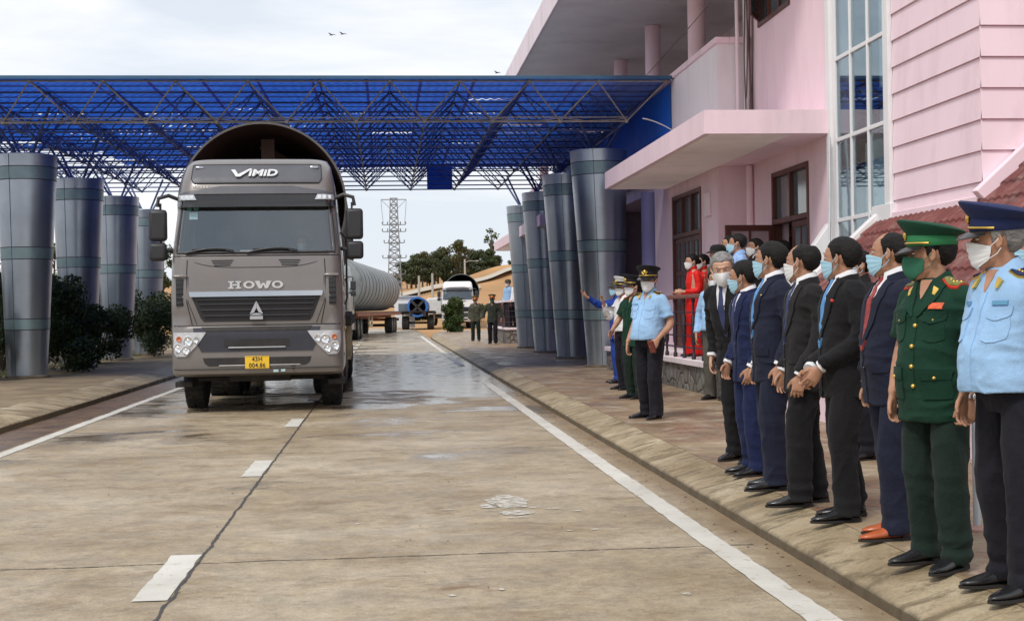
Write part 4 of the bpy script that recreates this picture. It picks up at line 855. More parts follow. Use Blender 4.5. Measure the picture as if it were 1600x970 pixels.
# trailer and tower section behind it
M_tube = mat('dark_steel_section', (.055, .055, .062), .5, metal=.3, var=.2, vs=.8)
M_tubei = mat('brown_primer', (.075, .042, .036), .75, var=.25, vs=.7, dirt=(.12, .08, .07, .5), ds=.6)
M_red = mat('rusty_red_chassis', (.25, .075, .03), .7, var=.35, vs=2)
def make_trailer(loc_, rz, length, label, m_fr, wheels_at, name='trailer'):
    t = empty(name, loc_, label, 'trailer', None, rz)
    mb = MB()
    for s in (-1, 1): mb.box(s * .55 - .07, s * .55 + .07, 0, length, 1.0, 1.32)
    for y in np.arange(.3, length, 1.1): mb.box(-1.2, 1.2, y, y + .1, 1.2, 1.34)
    for s in (-1, 1): mb.box(s * 1.22 - .05, s * 1.22 + .05, 0, length, 1.16, 1.34)
    mb.build('frame', m_fr, t, bevel=.01)
    mb = MB(); mb.box(-1.2, 1.2, .05, length - .05, 1.342, 1.40); mb.build('deck', M_chas, t)
    for y in wheels_at:
        for s in (-1, 1): wheel(t, s * .95, y, .5, .5, s)
        mb = MB(); mb.tube([(-.8, y, .5), (.8, y, .5)], .08, 8); mb.build('axle', M_chas, t)
    mb = MB(); mb.box(-1.15, 1.15, length - .06, length + .02, .75, .95); mb.build('rear_bumper', m_fr, t)
    for s in (-1, 1):
        mb = MB()
        for y in (length * .22, length * .22 + 1.6): mb.box(s * 1.2 - .04, s * 1.2 + .04, y, y + .12, .55, 1.16)
        mb.box(s * 1.2 - .035, s * 1.2 + .035, length * .22, length * .22 + 1.7, .60, .70); mb.box(s * 1.2 - .035, s * 1.2 + .035, length * .22, length * .22 + 1.7, .85, .93); mb.build('side_guard', mat('cream_side_guard', (.50, .42, .28), .7, var=.2), t)
    return t
def Tp(x, y, z=0, T0=TR, rz=TRZ): return Matrix.Translation(T0) @ Matrix.Rotation(rz, 4, 'Z') @ Vector((x, y, z))
make_trailer(Tp(0, 3.0), TRZ, 9.2, 'dark trailer hitched right behind the big grey truck under the open tower section', M_chas, (6.2, 7.5))
def tower(loc_, rz, r, length, label, m_out, m_in, ribs=0, name='tower_section', rim=.028, inner=True, r2=None, m_rim=None):
    t = empty(name, loc_, label, 'tower section', None, rz); r2 = r2 or r
    nY = max(3, ribs * 8) if ribs else 6
    mb = MB(); n = 72; rings = []
    for j in range(nY + 1):
        f = j / nY; rr = r + (r2 - r) * f
        if ribs: ph = (f * ribs) % 1; rr += .09 * (abs(math.sin(math.pi * ph)) ** .5) - .04
        rings.append([(rr * math.cos(2 * math.pi * k / n), f * length, rr * math.sin(2 * math.pi * k / n)) for k in range(n)])
    mb.loft(rings, cap=False); mb.build('shell', m_out, t, smooth=60, fix=False)
    mb = MB(); mb.loft([[((r + d) * math.cos(2 * math.pi * k / n), y, (r + d) * math.sin(2 * math.pi * k / n)) for k in range(n)] for d, y in ((.0, .02), (.006, -.03), (-rim, -.03), (-rim, .05))], cap=False); mb.build('rim', m_rim or mat('pale_worn_flange', (.12, .11, .105), .5, metal=.3), t, smooth=40, fix=False)
    if inner:
        mb = MB(); mb.loft([[((r - rim) * math.cos(2 * math.pi * k / n), y, (r - rim) * math.sin(2 * math.pi * k / n)) for k in range(n)] for y in np.linspace(.0, length * .98, 5)] , cap=False)
        mb.add([((r - rim) * math.cos(2 * math.pi * k / n), length * .55, (r - rim) * math.sin(2 * math.pi * k / n)) for k in range(n)], [tuple(range(n))]); mb.build('inner_lining', m_in, t, smooth=60, fix=False)
    return t
tc_ = Tp(-.11, 3.0, 0); r0 = 1.34
ts = tower((tc_[0], tc_[1], 3.12), TRZ, r0, 8.8, 'huge dark round tower section with open brown mouth, rising behind the grey cab', M_tube, M_tubei)
mb = MB(); mb.box(-.10, .12, 1.2, 1.32, -1.2, 1.22); mb.bar((-1.1, 1.6, .55), (1.1, 1.6, .45), .08, .10); mb.bar((-.2, 2.4, 1.25), (.9, 2.4, .6), .06, .12)
mb.build('inner_brace', mat('brown_brace', (.13, .085, .075), .8), ts)
mb = MB()
for y in (1.2, 5.2, 8.0): mb.box(-1.0, 1.0, y, y + .35, -1.715, -1.12)
mb.build('saddle', M_chas, ts)
# second truck with a ribbed grey section
P2 = (-2.95, 63.5, 0); RZ2 = R(-5.3)
t2 = make_truck(P2, RZ2, mat('greyish_green_paint', (.24, .26, .25), .45, coat=.3), 'second tractor truck mostly hidden behind the big grey truck, pulling the ribbed section', 'truck', 'truck', False, False)
make_trailer(Tp(0, 3.6, 0, P2, RZ2), RZ2, 26, 'long low trailer with rusty frame and cream side guards under the ribbed grey section', M_red, (20.5, 21.9, 23.3))
q = Tp(0, 5.0, 0, P2, RZ2)
r2t = tower((q[0], q[1], 2.80), RZ2, 1.36, 24, 'ribbed grey tower section lying on the long trailer behind the big truck', mat('grey_tarpaulin', (.25, .27, .28), .65, var=.25, vs=1.0, dirt=(.12, .13, .14, .7), ds=1.2), M_tubei, ribs=13, r2=1.30)
mb = MB(); mb.loft([[(1.35 * f * math.cos(2 * math.pi * k / 48), -.05 - .35 * (1 - f * f), 1.35 * f * math.sin(2 * math.pi * k / 48)) for k in range(48)] for f in (1, .9, .7, .4, .05)], cap=True); mb.build('end_cover', _M['grey_tarpaulin'], r2t, smooth=60)
for k in range(1, 13):
    mb = MB(); f = k / 13; rr = 1.36 + (1.30 - 1.36) * f - .02; mb.tube([(rr * math.cos(a), f * 24, rr * math.sin(a)) for a in np.linspace(0, 2 * math.pi, 41)], .05, 6, False); mb.build('strap', mat('dark_strap', (.07, .075, .08), .8), r2t, fix=False)
# third truck: white, with a dark green section
P3 = (5.55, 103, 0); RZ3 = R(-3)
t3 = make_truck(P3, RZ3, M_wpaint, 'distant white tractor truck facing us beyond the two guards', 'truck', 'truck', False, False)
make_trailer(Tp(0, 3.2, 0, P3, RZ3), RZ3, 16, 'far trailer behind the white truck carrying the dark green section', M_chas, (11, 12.3, 13.6))
q = Tp(.30, 3.4, 0, P3, RZ3); tower((q[0], q[1], 2.85), RZ3, 1.40, 15, 'dark green round tower section rising behind the distant white cab', mat('dark_green_steel', (.05, .07, .065), .5, var=.2), mat('dark_inside', (.03, .035, .035), .8), ribs=9)
# blue banded section seen end on, with its trailer
P4 = (2.4, 101, 0)
bt = make_trailer(P4, R(-3), 9, 'low trailer under the blue tower section at the far end of the road', M_chas, (1.0, 2.3))
q = Tp(0, .2, 0, P4, R(-3)); bs_ = tower((q[0], q[1], 1.70), R(-3), .76, 8, 'blue round tower section seen end on with a dark crossed cover', mat('blue_section_paint', (.03, .13, .42), .4, var=.15), mat('blue_inside', (.05, .16, .42), .6), m_rim=_M['blue_section_paint'], rim=.14)
mb = MB(); 
for s in (-1, 1): mb.bar((-.5, -.06, s * .5), (.5, -.06, -s * .5), .06, .18)
mb.build('crossed_cover', M_chas, bs_)
# white lorry body and a white cabin far off
def box_lorry(loc_, rz, label):
    t = empty('lorry', loc_, label, 'lorry', None, rz)
    mb = MB(); mb.box(-1.15, 1.15, 0, 5.4, .95, 2.3); mb.build('cargo_body', M_wpaint, t, bevel=.05)
    mb = MB(); mb.prism([(5.5, .6), (7.2, .6), (7.2, 1.3), (6.95, 2.15), (5.5, 2.2)], 2.1, Matrix.Rotation(R(90), 4, 'Z') @ Matrix.Translation((0, -1.05, 0))); mb.build('cab', M_wpaint, t, bevel=.06)
    mb = MB(); mb.box(-1.0, 1.0, .2, 7, .6, .94); mb.build('chassis', M_chas, t)
    mb = MB()
    for k in range(9): mb.box(-1.16, 1.16, .4 + k * .58, .45 + k * .58, 1.0, 2.25)
    mb.build('side_rib', mat('pale_rib', (.5, .5, .5), .6), t)
    mb = MB(); mb.box(-1.0, 1.0, -.02, -.001, 1.05, 2.2); mb.build('rear_door', mat('pale_door', (.6, .6, .6), .5), t)
    for y in (1.2, 6.2):
        for s in (-1, 1): wheel(t, s * .95, y, .45, .3, s)
    return t
box_lorry((4.55, 112, .15), R(-22), 'small white lorry standing side on beside the blue tower section')
gh = empty('guard_booth', (1.55, 108, .1), 'tiny white booth just behind the tail of the ribbed section', 'booth')
mb = MB(); mb.box(-.8, .8, 0, 1.6, 0, 2.4); mb.build('wall', M_wpaint, gh, bevel=.02); mb = MB(); mb.box(-.95, .95, -.15, 1.75, 2.4, 2.52); mb.build('roof', mat('grey_roof', (.4, .42, .45), .6), gh); mb = MB(); mb.box(-.5, .5, -.02, -.003, 1.1, 1.9); mb.build('window', M_gl, gh)
# ================================================================ VEGETATION
def leaf_mat(name, a, b):
    def f(h):
        v = h.vec(); g_ = h.n.new('ShaderNodeNewGeometry'); c = h.mix(g_.outputs['Random Per Island'], a, b); c = h.mix(h.ramp(h.noise(v, 1.1, 3), (.35, 0), (.65, .5)), c, tuple(x * .55 for x in a))
        h.l.new(c, h.b.inputs['Base Color']); h.b.inputs['Roughness'].default_value = .6; h.b.inputs['Specular IOR Level'].default_value = .3
        tr = h.n.new('ShaderNodeBsdfTranslucent'); h.l.new(c, tr.inputs['Color']); m = h.n.new('ShaderNodeMixShader'); m.inputs[0].default_value = .25; h.l.new(h.b.outputs[0], m.inputs[1]); h.l.new(tr.outputs[0], m.inputs[2]); h.l.new(m.outputs[0], h.n['Material Output'].inputs[0])
    return node_mat(name, f)
M_lf = [leaf_mat('dark_foliage', (.058, .078, .036), (.12, .14, .065)), leaf_mat('mid_foliage', (.055, .085, .028), (.115, .14, .055)), leaf_mat('dry_foliage', (.085, .085, .030), (.14, .12, .05))]
M_hedge = leaf_mat('hedge_foliage', (.018, .036, .014), (.055, .085, .03))
M_bark = mat('bark', (.10, .08, .06), .9, var=.3, vs=4, bump=.5)
def leaves(cl, n, size, g, flat=.6):
    """n leaf faces scattered in clumps cl = [(cx,cy,cz, rx,ry,rz)]; biased to clump shells"""
    V = []; F = []; wts = np.array([c[3] * c[4] * c[5] for c in cl]) ** .67; wts /= wts.sum(); idx = g.choice(len(cl), n, p=wts)
    C = np.array(cl)[idx]; d = g.normal(size=(n, 3)); d /= np.linalg.norm(d, axis=1)[:, None]; r = g.random(n) ** .42
    P = C[:, :3] + d * r[:, None] * C[:, 3:]
    nn = d + g.normal(size=(n, 3)) * .7; nn /= np.linalg.norm(nn, axis=1)[:, None]
    u = np.cross(nn, g.normal(size=(n, 3))); u /= np.linalg.norm(u, axis=1)[:, None] + 1e-9; w_ = np.cross(nn, u); s = size * (.6 + .8 * g.random(n))[:, None]
    quad = np.stack([P - u * s, P - w_ * s * flat, P + u * s, P + w_ * s * flat], 1).reshape(-1, 3)
    return quad, n
def leaf_obj(name, quad, n, m, parent):
    me = bpy.data.meshes.new(name); me.vertices.add(4 * n); me.vertices.foreach_set('co', quad.ravel()); me.loops.add(4 * n); me.loops.foreach_set('vertex_index', np.arange(4 * n)); me.polygons.add(n); me.polygons.foreach_set('loop_start', np.arange(0, 4 * n, 4)); me.polygons.foreach_set('loop_total', np.full(n, 4)); me.update(); me.validate()
    me.materials.append(m); return link(name, me, parent)
def tree_proto(seed, h, wd, nl, size, m, base=.3, open_=False):
    g = np.random.default_rng(seed); rr = random.Random(seed); t = bpy.data.objects.new('tree', None); COL.objects.link(t)
    mb = MB(); lean = rr.uniform(-.05, .05) * h; mb.tube([(0, 0, -.6), (lean * .2, 0, h * .25), (lean * .6, .0, h * .6), (lean, 0, h * .93)], [.045 * h ** .8, .035 * h ** .8, .022 * h ** .8, .006 * h], 7)
    cl = []
    for k in range(11 if not open_ else 7):
        a = rr.uniform(0, 6.28); f = rr.uniform(base, .98); ra = wd * (1 - .75 * max(0, (f - .55) / .45) ** 1.5) * rr.uniform(.35, .95) * (.6 if f < base + .12 else 1)
        tip = (lean * f + ra * math.cos(a) * .7, ra * math.sin(a) * .7, h * f); mb.tube([(lean * f * .8, 0, h * f * .78), ((lean * f + tip[0]) / 2, tip[1] / 2, h * f * .90), tip], [.016 * h ** .8, .01 * h ** .8, .003 * h], 5)
        rc = wd * rr.uniform(.28, .5) * (.65 if open_ else 1); cl.append((*tip, rc, rc, rc * rr.uniform(.55, .8)))
    if not open_: cl.append((lean, 0, h * .86, wd * .4, wd * .4, h * .12))
    mb.build('trunk', M_bark, t)
    q, n = leaves(cl, nl, size, g); leaf_obj('crown', q, n, m, t); return t
g4 = random.Random(21)
protos = [tree_proto(100 + k, 8 + (k % 3), 3.1 + .4 * (k % 2), 1700, .26, M_lf[(0, 0, 1, 0, 1, 2)[k]], .18) for k in range(6)]
used = set()
def put_tree(k, x, y, s, label, group='trees on the hill beyond the road'):
    o = protos[k] if k not in used else copy_tree(protos[k]); used.add(k)
    z = float(hill_h(np.array([x]), np.array([y]))[0]) if y > 108 else .1
    o.location = (x, y, z); o.rotation_euler = (0, 0, g4.uniform(0, 6.28)); o.scale = (s * g4.uniform(.9, 1.2), s * g4.uniform(.9, 1.2), s); tag(o, label, 'tree', group); return o
kinds = ['dark green tree in the wood along the top of the orange hill', 'dark green tree in the wood along the top of the orange hill', 'lighter green tree in the wood along the top of the orange hill', 'dark green tree in the wood along the top of the orange hill', 'lighter green tree in the wood along the top of the orange hill', 'dry yellowish tree in the wood along the top of the orange hill']
n_ = 0
for x in np.arange(-4, 27, 1.35):
    px = 602 + 7 * x; hgt = 1.0 * ss(590, 655, px) * (1 - .45 * ss(745, 790, px)) + .30
    for row in range(2):
        k = g4.choice((0, 1, 3, 0, 2, 4, 5)) if px > 640 else g4.choice((2, 4, 0))
        put_tree(k, x + g4.uniform(-.8, .8), 282 + row * 12 + g4.uniform(-4, 4), .62 * hgt * g4.uniform(.75, 1.05), kinds[k])
for x in np.arange(-62, -6, 4.2):
    k = g4.choice((0, 1, 2, 3)); put_tree(k, x + g4.uniform(-1, 1), 250 + g4.uniform(-12, 12), g4.uniform(.9, 1.3), 'dark green tree on the far rise seen left of the big truck', 'trees beyond the left pillars')
def lone(seed, x, y, h, wd, nl, size, label, base, m):
    t = tree_proto(seed, h, wd, nl, size, m, base, True); t.location = (x, y, float(hill_h(np.array([x]), np.array([y]))[0])); tag(t, label, 'tree')
lone(301, 16.3, 290, 9.6, 3.4, 420, .3, 'tall tree with a small crown standing above the wooded hill', .78, M_lf[0])
lone(302, 22.3, 285, 11.8, 3.0, 170, .28, 'tall almost bare tree standing above the right end of the wooded hill', .5, M_lf[1])
lone(304, 23.8, 290, 9.6, 2.4, 120, .28, 'slim bare tree beside the tall almost bare one on the hill', .5, M_lf[1])
lone(303, -5.0, 210, 8.5, 2.6, 500, .22, 'thin wispy tree behind the front end of the ribbed tower section', .5, M_lf[1])
# low scrub at the hill's foot
for k, (x, y, s) in enumerate([(7.6, 140, 1.0), (9.0, 138, .8), (3.4, 135, .9), (22, 210, 1.2), (25, 175, 1.4)]):
    g = np.random.default_rng(400 + k); o = empty('bush', (x, y, float(hill_h(np.array([x]), np.array([y]))[0])), ['yellow green bush left of the distant white truck', 'low bush touching the left of the distant white truck', 'green bush right above the blue tower section', 'small bush high on the orange cutting', 'bush at the foot of the orange cutting behind the two guards'][k], 'bush')
    q, n = leaves([(g.uniform(-1, 1) * s, g.uniform(-.5, .5), .6 * s, .9 * s, .8 * s, .7 * s) for _ in range(5)], 700, .16, g); leaf_obj('foliage', q, n, M_lf[2 if k == 0 else 1], o)
# shrubs between the left pillars, green post of climbing leaves, plants
def shrub(x, y, rx, ry, h, nl, label, seed, size=.045, m=None, z0=.13):
    g = np.random.default_rng(seed); o = empty('shrub', (x, y, z0), label, 'shrub', 'shrubs between the left pillars'); cl = []
    for _ in range(16):
        f = g.random(); cl.append((g.uniform(-1, 1) * rx * .75, g.uniform(-1, 1) * ry * .75, h * (.15 + .72 * f), rx * .45, ry * .45, h * .2))
    q, n = leaves(cl, nl, size, g); leaf_obj('foliage', q, n, m or M_hedge, o)
    mb = MB()
    for _ in range(12):
        a = g.random() * 6.28; mb.tube([(0, 0, 0), (.3 * rx * math.cos(a), .3 * ry * math.sin(a), h * .4), (.7 * rx * math.cos(a), .7 * ry * math.sin(a), h * .85)], [.02, .014, .005], 5)
    mb.build('stems', M_bark, o)
shrub(-7.1, 30.9, .75, 1.25, 2.05, 11000, 'tall dark shrub between the nearest and second left pillar', 501)
shrub(-8.6, 31.2, 1.0, 1.5, 2.3, 7000, 'dark shrub half hidden behind the nearest left pillar', 506)
shrub(-7.5, 35.8, .8, 1.3, 1.6, 8000, 'low dark shrub between the second and third left pillar', 502)
shrub(-6.9, 41.0, .95, 1.5, 2.0, 9000, 'leafy shrub between the third and fourth left pillar', 503)
shrub(-6.3, 46.5, 1.0, 1.6, 2.6, 7000, 'yellow green shrub beyond the last left pillar, next to the truck', 504, .05, M_lf[2])
shrub(-8.15, 27.3, .55, .8, 1.35, 5000, 'light green bush at the left edge of the photo in front of the pillar', 505, .045, M_lf[1])
for k in range(8):
    shrub(-10.5 - (k % 2), 27 + k * 3.4, 1.3, 1.9, 2.3 + .3 * (k % 3), 4500, 'dark hedge shrub in the back row behind the left pillars', 520 + k, .06)
gp = empty('leafy_column', (3.86, 77.2, .1), 'upright column of green leaves standing in front of the distant white truck', 'plant')
g = np.random.default_rng(77); q, n = leaves([(g.uniform(-.35, .35), g.uniform(-.3, .3), z, .45, .4, .32) for z in np.linspace(.2, 1.75, 9)], 6000, .085, g, .4); leaf_obj('foliage', q, n, leaf_mat('reddish_green_foliage', (.03, .07, .02), (.10, .12, .03)), gp)
mb = MB(); mb.tube([(0, 0, 0), (0, 0, 1.8)], .05, 8); mb.build('stem', M_bark, gp)
# grass tufts by the left kerb
g = np.random.default_rng(9); me_v = []; n = 2600
P = np.stack([g.uniform(-8.6, -7.6, n), g.uniform(17, 46, n), np.full(n, .13)], 1); P[:, 0] += .25 * np.sin(P[:, 1] * 2); hh = g.uniform(.04, .16, n); a = g.random(n) * 6.28; dx = np.stack([np.cos(a), np.sin(a), 0 * a], 1) * .012; tip = P + np.stack([g.normal(size=n) * .04, g.normal(size=n) * .04, hh], 1)
me = bpy.data.meshes.new('grass'); me.from_pydata(np.stack([P - dx, P + dx, tip], 1).reshape(-1, 3).tolist(), [], [(3 * i, 3 * i + 1, 3 * i + 2) for i in range(n)]); me.materials.append(M_lf[1]); tag(link('grass', me), 'short weeds growing along the edge of the left pavement', 'grass', kind='stuff')
# ================================================================ PYLON, POLES
M_galv = mat('galvanised_steel', (.23, .24, .26), .6, metal=.3, var=.1)
py_ = empty('power_pylon', (1.6, 215, 4.0), 'lattice power pylon with short cross arms rising behind the tower sections', 'pylon')
mb = MB(); Hh = 15.4; wz = lambda z: 1.15 - .62 * z / Hh
for sx in (-1, 1):
    for sy in (-1, 1): mb.bar((sx * wz(0), sy * wz(0), -2), (sx * wz(Hh), sy * wz(Hh), Hh), .16, .16)
for k in range(15):
    z0, z1 = Hh * k / 15, Hh * (k + 1) / 15
    for sx, sy, tx, ty in ((-1, -1, 1, -1), (1, -1, 1, 1), (1, 1, -1, 1), (-1, 1, -1, -1)):
        mb.bar((sx * wz(z0), sy * wz(z0), z0), (tx * wz(z1), ty * wz(z1), z1), .09, .09); mb.bar((tx * wz(z0), ty * wz(z0), z0), (sx * wz(z1), sy * wz(z1), z1), .09, .09); mb.bar((sx * wz(z1), sy * wz(z1), z1), (tx * wz(z1), ty * wz(z1), z1), .08, .08)
mb.build('mast', M_galv, py_, smooth=0)
for z, wd in ((15.2, 2.0), (11.2, 1.85), (10.1, 1.85), (8.3, 1.6), (5.9, 1.85), (3.4, 1.7)):
    mb = MB(); mb.bar((-wd, 0, z), (wd, 0, z), .13, .13)
    if z > 15: mb.bar((-wd, 0, z), (-.5, 0, z - 1.5), .07, .07); mb.bar((wd, 0, z), (.5, 0, z - 1.5), .07, .07)
    a_ = mb.build('cross_arm', M_galv, py_, smooth=0)
    if z < 15:
        for x in (-wd, -wd * .55, wd * .55, wd): mb = MB(); mb.lathe([(.05, 0), (.11, .12), (.06, .22), (.11, .34), (.05, .46)], 8, (x, 0, z + .05)); mb.build('insulator', M_galv, a_)
mb = MB()
for s in (-1, 1): mb.tube([(s * 2.0, 0, 15.1), (s * 1.9, 0, 13.5), (s * 1.7, 0, 11.4)], .035, 4)
mb.build('jumper_cable', M_galv, py_)
M_conc = mat('pole_concrete', (.38, .36, .33), .85, var=.1)
for k, (px, y, h, la) in enumerate([(655, 190, 3.9, 'left of the three pale concrete poles on the orange slope'), (676, 190, 3.9, 'middle one of the three pale concrete poles on the orange slope'), (727, 215, 5.4, 'lamp pole right of the two plain poles, behind the distant white truck')]):
    x = (px - 602) * y / 2100; z = float(hill_h(np.array([x]), np.array([float(y)]))[0]); p = empty('lamp_pole' if k == 2 else 'concrete_pole', (x, y, z), la, 'pole', 'poles on the orange slope')
    mb = MB(); mb.tube([(0, 0, -.5), (0, 0, h)], [.20, .14], 8); mb.build('shaft', M_conc, p)
    if k == 2: mb = MB(); mb.tube([(0, 0, h - .6), (.7, 0, h - .25), (1.5, 0, h - .3), (2.2, 0, h - .3)], [.07, .06, .06, .12], 6); mb.build('lamp_arm', M_conc, p)
for k, (x, y, z, la) in enumerate([(-2.55, 70, 15.7, 'left of the two small birds flying close together high in the sky'), (-1.98, 70, 15.75, 'right of the two small birds flying close together high in the sky'), (6.0, 70, 13.75, 'single small bird flying just above the canopy near the pink roof')]):
    b = empty('bird', (x, y, z), la, 'bird')
    mb = MB(); mb.tube([(-.10, 0, -.02), (-.04, 0, 0), (.05, 0, .01), (.12, 0, 0)], [.006, .03, .032, .008], 6); mb.build('body', mat('bird_grey', (.12, .12, .13), .8), b)
    mb = MB(); 
    for s in (-1, 1): mb.loft([[(-.04, s * .02, .01), (.05, s * .02, .01), (.05, s * .02, .02), (-.04, s * .02, .02)], [(-.03 + .12 * s, s * .16, .07), (.04 + .12 * s, s * .16, .07), (.04 + .12 * s, s * .16, .078), (-.03 + .12 * s, s * .16, .078)], [(.02 + .2 * s, s * .26, .03), (.03 + .2 * s, s * .26, .03), (.03 + .2 * s, s * .26, .034), (.02 + .2 * s, s * .26, .034)]])
    mb.build('wings', mat('bird_grey', (.12, .12, .13), .8), b)
# ================================================================ PEOPLE
M_skin = mat('skin', (.40, .212, .132), .52, var=.16, vs=18, bump=.22, bs=90, spec=.4, dirt=(.42, .16, .10, .5), ds=22)
M_skinl = mat('light_skin', (.50, .29, .20), .52, var=.14, vs=18, bump=.22, bs=90, spec=.4, dirt=(.50, .22, .15, .5), ds=22)
M_hair = mat('black_hair', (.010, .0085, .008), .6, var=.5, vs=40, bump=.8, bs=120, stretch=(.35, 1, 1), spec=.22)
M_hairg = mat('grey_hair', (.19, .185, .18), .5, var=.6, vs=45, bump=.7, bs=110, stretch=(.35, 1, 1))
M_eye = mat('eye_white', (.62, .58, .55), .25, var=.02); M_iris = mat('dark_iris', (.015, .01, .008), .15, var=.02)
M_maskw = mat('white_mask', (.74, .75, .76), .8, var=.03, vs=8); M_maskb = mat('light_blue_mask', (.36, .60, .74), .8, var=.05, vs=8); M_maskg = mat('green_mask', (.02, .13, .075), .8, var=.08)
def cloth(name, c, rough=.82, var=.12, sheen=.04, bs=170): return mat(name, c, rough, var=var, vs=5, bump=.5, bs=36, sheen=sheen, spec=.2)
M_black = cloth('black_suiting', (.0095, .009, .0105)); M_char = cloth('charcoal_suiting', (.0145, .0135, .0145)); M_navy = cloth('navy_suiting', (.011, .0135, .030)); M_navyb = cloth('blue_navy_suiting', (.010, .016, .058)); M_brn = cloth('black_brown_suiting', (.020, .0165, .016))
M_shirt = cloth('white_shirt', (.74, .74, .77), sheen=.1); M_sky = cloth('sky_blue_shirt', (.29, .47, .70), sheen=.1); M_skyp = cloth('pale_blue_shirt', (.27, .42, .70), sheen=.1)
M_dktr = cloth('black_trouser_cloth', (.010, .0095, .0145)); M_green = cloth('dark_green_uniform', (.006, .036, .021), var=.16); M_greent = cloth('green_trouser_cloth', (.0095, .020, .0155)); M_grey = cloth('grey_green_trousers', (.085, .08, .065)); M_red = cloth('red_silk', (.72, .018, .014), .5); M_wblue = cloth('worker_blue_cloth', (.018, .055, .30)); M_camo = mat('camouflage_cloth', (.055, .06, .04), .9, var=.7, vs=9, bump=.4, bs=40)
M_capb = cloth('navy_cap_cloth', (.017, .026, .085)); M_capg = cloth('green_cap_cloth', (.009, .056, .031)); M_capk = cloth('black_cap_cloth', (.012, .012, .014))
M_lea = mat('black_leather', (.012, .012, .014), .28, var=.2, vs=9, bump=.1, bs=60, coat=.3); M_tan = mat('tan_leather', (.42, .095, .028), .32, var=.15, vs=9, bump=.1, bs=60, coat=.3); M_sole = mat('dark_sole', (.02, .016, .014), .8)
M_gold = mat('gold_braid', (.75, .50, .12), .35, metal=.85, var=.1); M_watch = mat('steel_watch', (.6, .6, .62), .25, metal=.9); M_tagb = mat('blue_name_tag', (.10, .28, .45), .4); M_redp = mat('red_badge', (.60, .035, .02), .45); M_orange = mat('orange_ribbon_bar', (.62, .10, .03), .6, var=.35, vs=60)
def remesh(mb, voxel, it=3, fac=.5, wr=0., seed=0, fr=(9, 9, 6)):
    """weld overlapping closed lofts into one continuous skin, smooth it and work cloth folds into it; returns (verts, faces)"""
    me = mb.mesh('tmp'); bm = bmesh.new(); bm.from_mesh(me); bmesh.ops.recalc_face_normals(bm, faces=bm.faces); bm.to_mesh(me); bm.free()
    o = link('tmp', me); m = o.modifiers.new('r', 'REMESH'); m.mode = 'VOXEL'; m.voxel_size = voxel
    if it: s = o.modifiers.new('s', 'SMOOTH'); s.iterations = it; s.factor = fac
    bpy.context.view_layer.update(); e = o.evaluated_get(bpy.context.evaluated_depsgraph_get()); em = e.to_mesh()
    n = len(em.vertices); v = np.empty(n * 3); em.vertices.foreach_get('co', v); v = v.reshape(-1, 3); nn = np.empty(n * 3); em.vertices.foreach_get('normal', nn); nn = nn.reshape(-1, 3); f = [tuple(p.vertices) for p in em.polygons]
    e.to_mesh_clear(); bpy.data.objects.remove(o); bpy.data.meshes.remove(me)
    if wr:
        q = v * np.array(fr) + seed * 7.3; wq = q + .9 * np.stack([vnoise(q * .5 + 9), vnoise(q * .5 + 4), vnoise(q * .5 + 1)], 1); w1 = vnoise(wq * .6, 1); w2 = vnoise(wq, 2); w3 = vnoise(wq * 1.9 + seed, 3)
        v = v + nn * (wr * (.5 * w1 - .9 * np.abs(w2) ** .6 - .35 * np.abs(w3) + .5))[:, None]
    return v, f
def spl(pts, rad, n=5):
    """Catmull-Rom through joints so limbs bend softly"""
    P = [Vector(p) for p in pts]; P = [P[0] * 2 - P[1]] + P + [P[-1] * 2 - P[-2]]; Rr = [rad[0]] + list(rad) + [rad[-1]]; op = []; orr = []
    for i in range(1, len(P) - 2):
        for k in range(n):
            t = k / n; a, b, c, d = P[i - 1], P[i], P[i + 1], P[i + 2]
            op.append(.5 * ((2 * b) + (c - a) * t + (2 * a - 5 * b + 4 * c - d) * t * t + (3 * b - a - 3 * c + d) * t ** 3)); orr.append(Rr[i] + (Rr[i + 1] - Rr[i]) * t)
    return op + [P[-2]], orr + [Rr[-2]]
def ringz(z, cx, a, b, cy=0, n=28, p=2.3):
    o = []
    for k in range(n):
        t = 2 * math.pi * k / n; c, s = math.cos(t), math.sin(t); o.append((cx + b * math.copysign(abs(c) ** (2 / p), c), cy + a * math.copysign(abs(s) ** (2 / p), s), z))
    return o
FACE = [(-.116, .052, .018, .022), (-.108, .045, .034, .036), (-.085, .030, .049, .056), (-.05, .018, .061, .070), (-.01, .012, .068, .077), (.03, .008, .070, .080), (.06, .0, .068, .082)]
def face_at(z):
    z = max(FACE[0][0], min(FACE[-1][0], z))
    for a, b in zip(FACE, FACE[1:]):
        if a[0] <= z <= b[0]: t = (z - a[0]) / (b[0] - a[0]); return [a[i] * (1 - t) + b[i] * t for i in (1, 2, 3)]
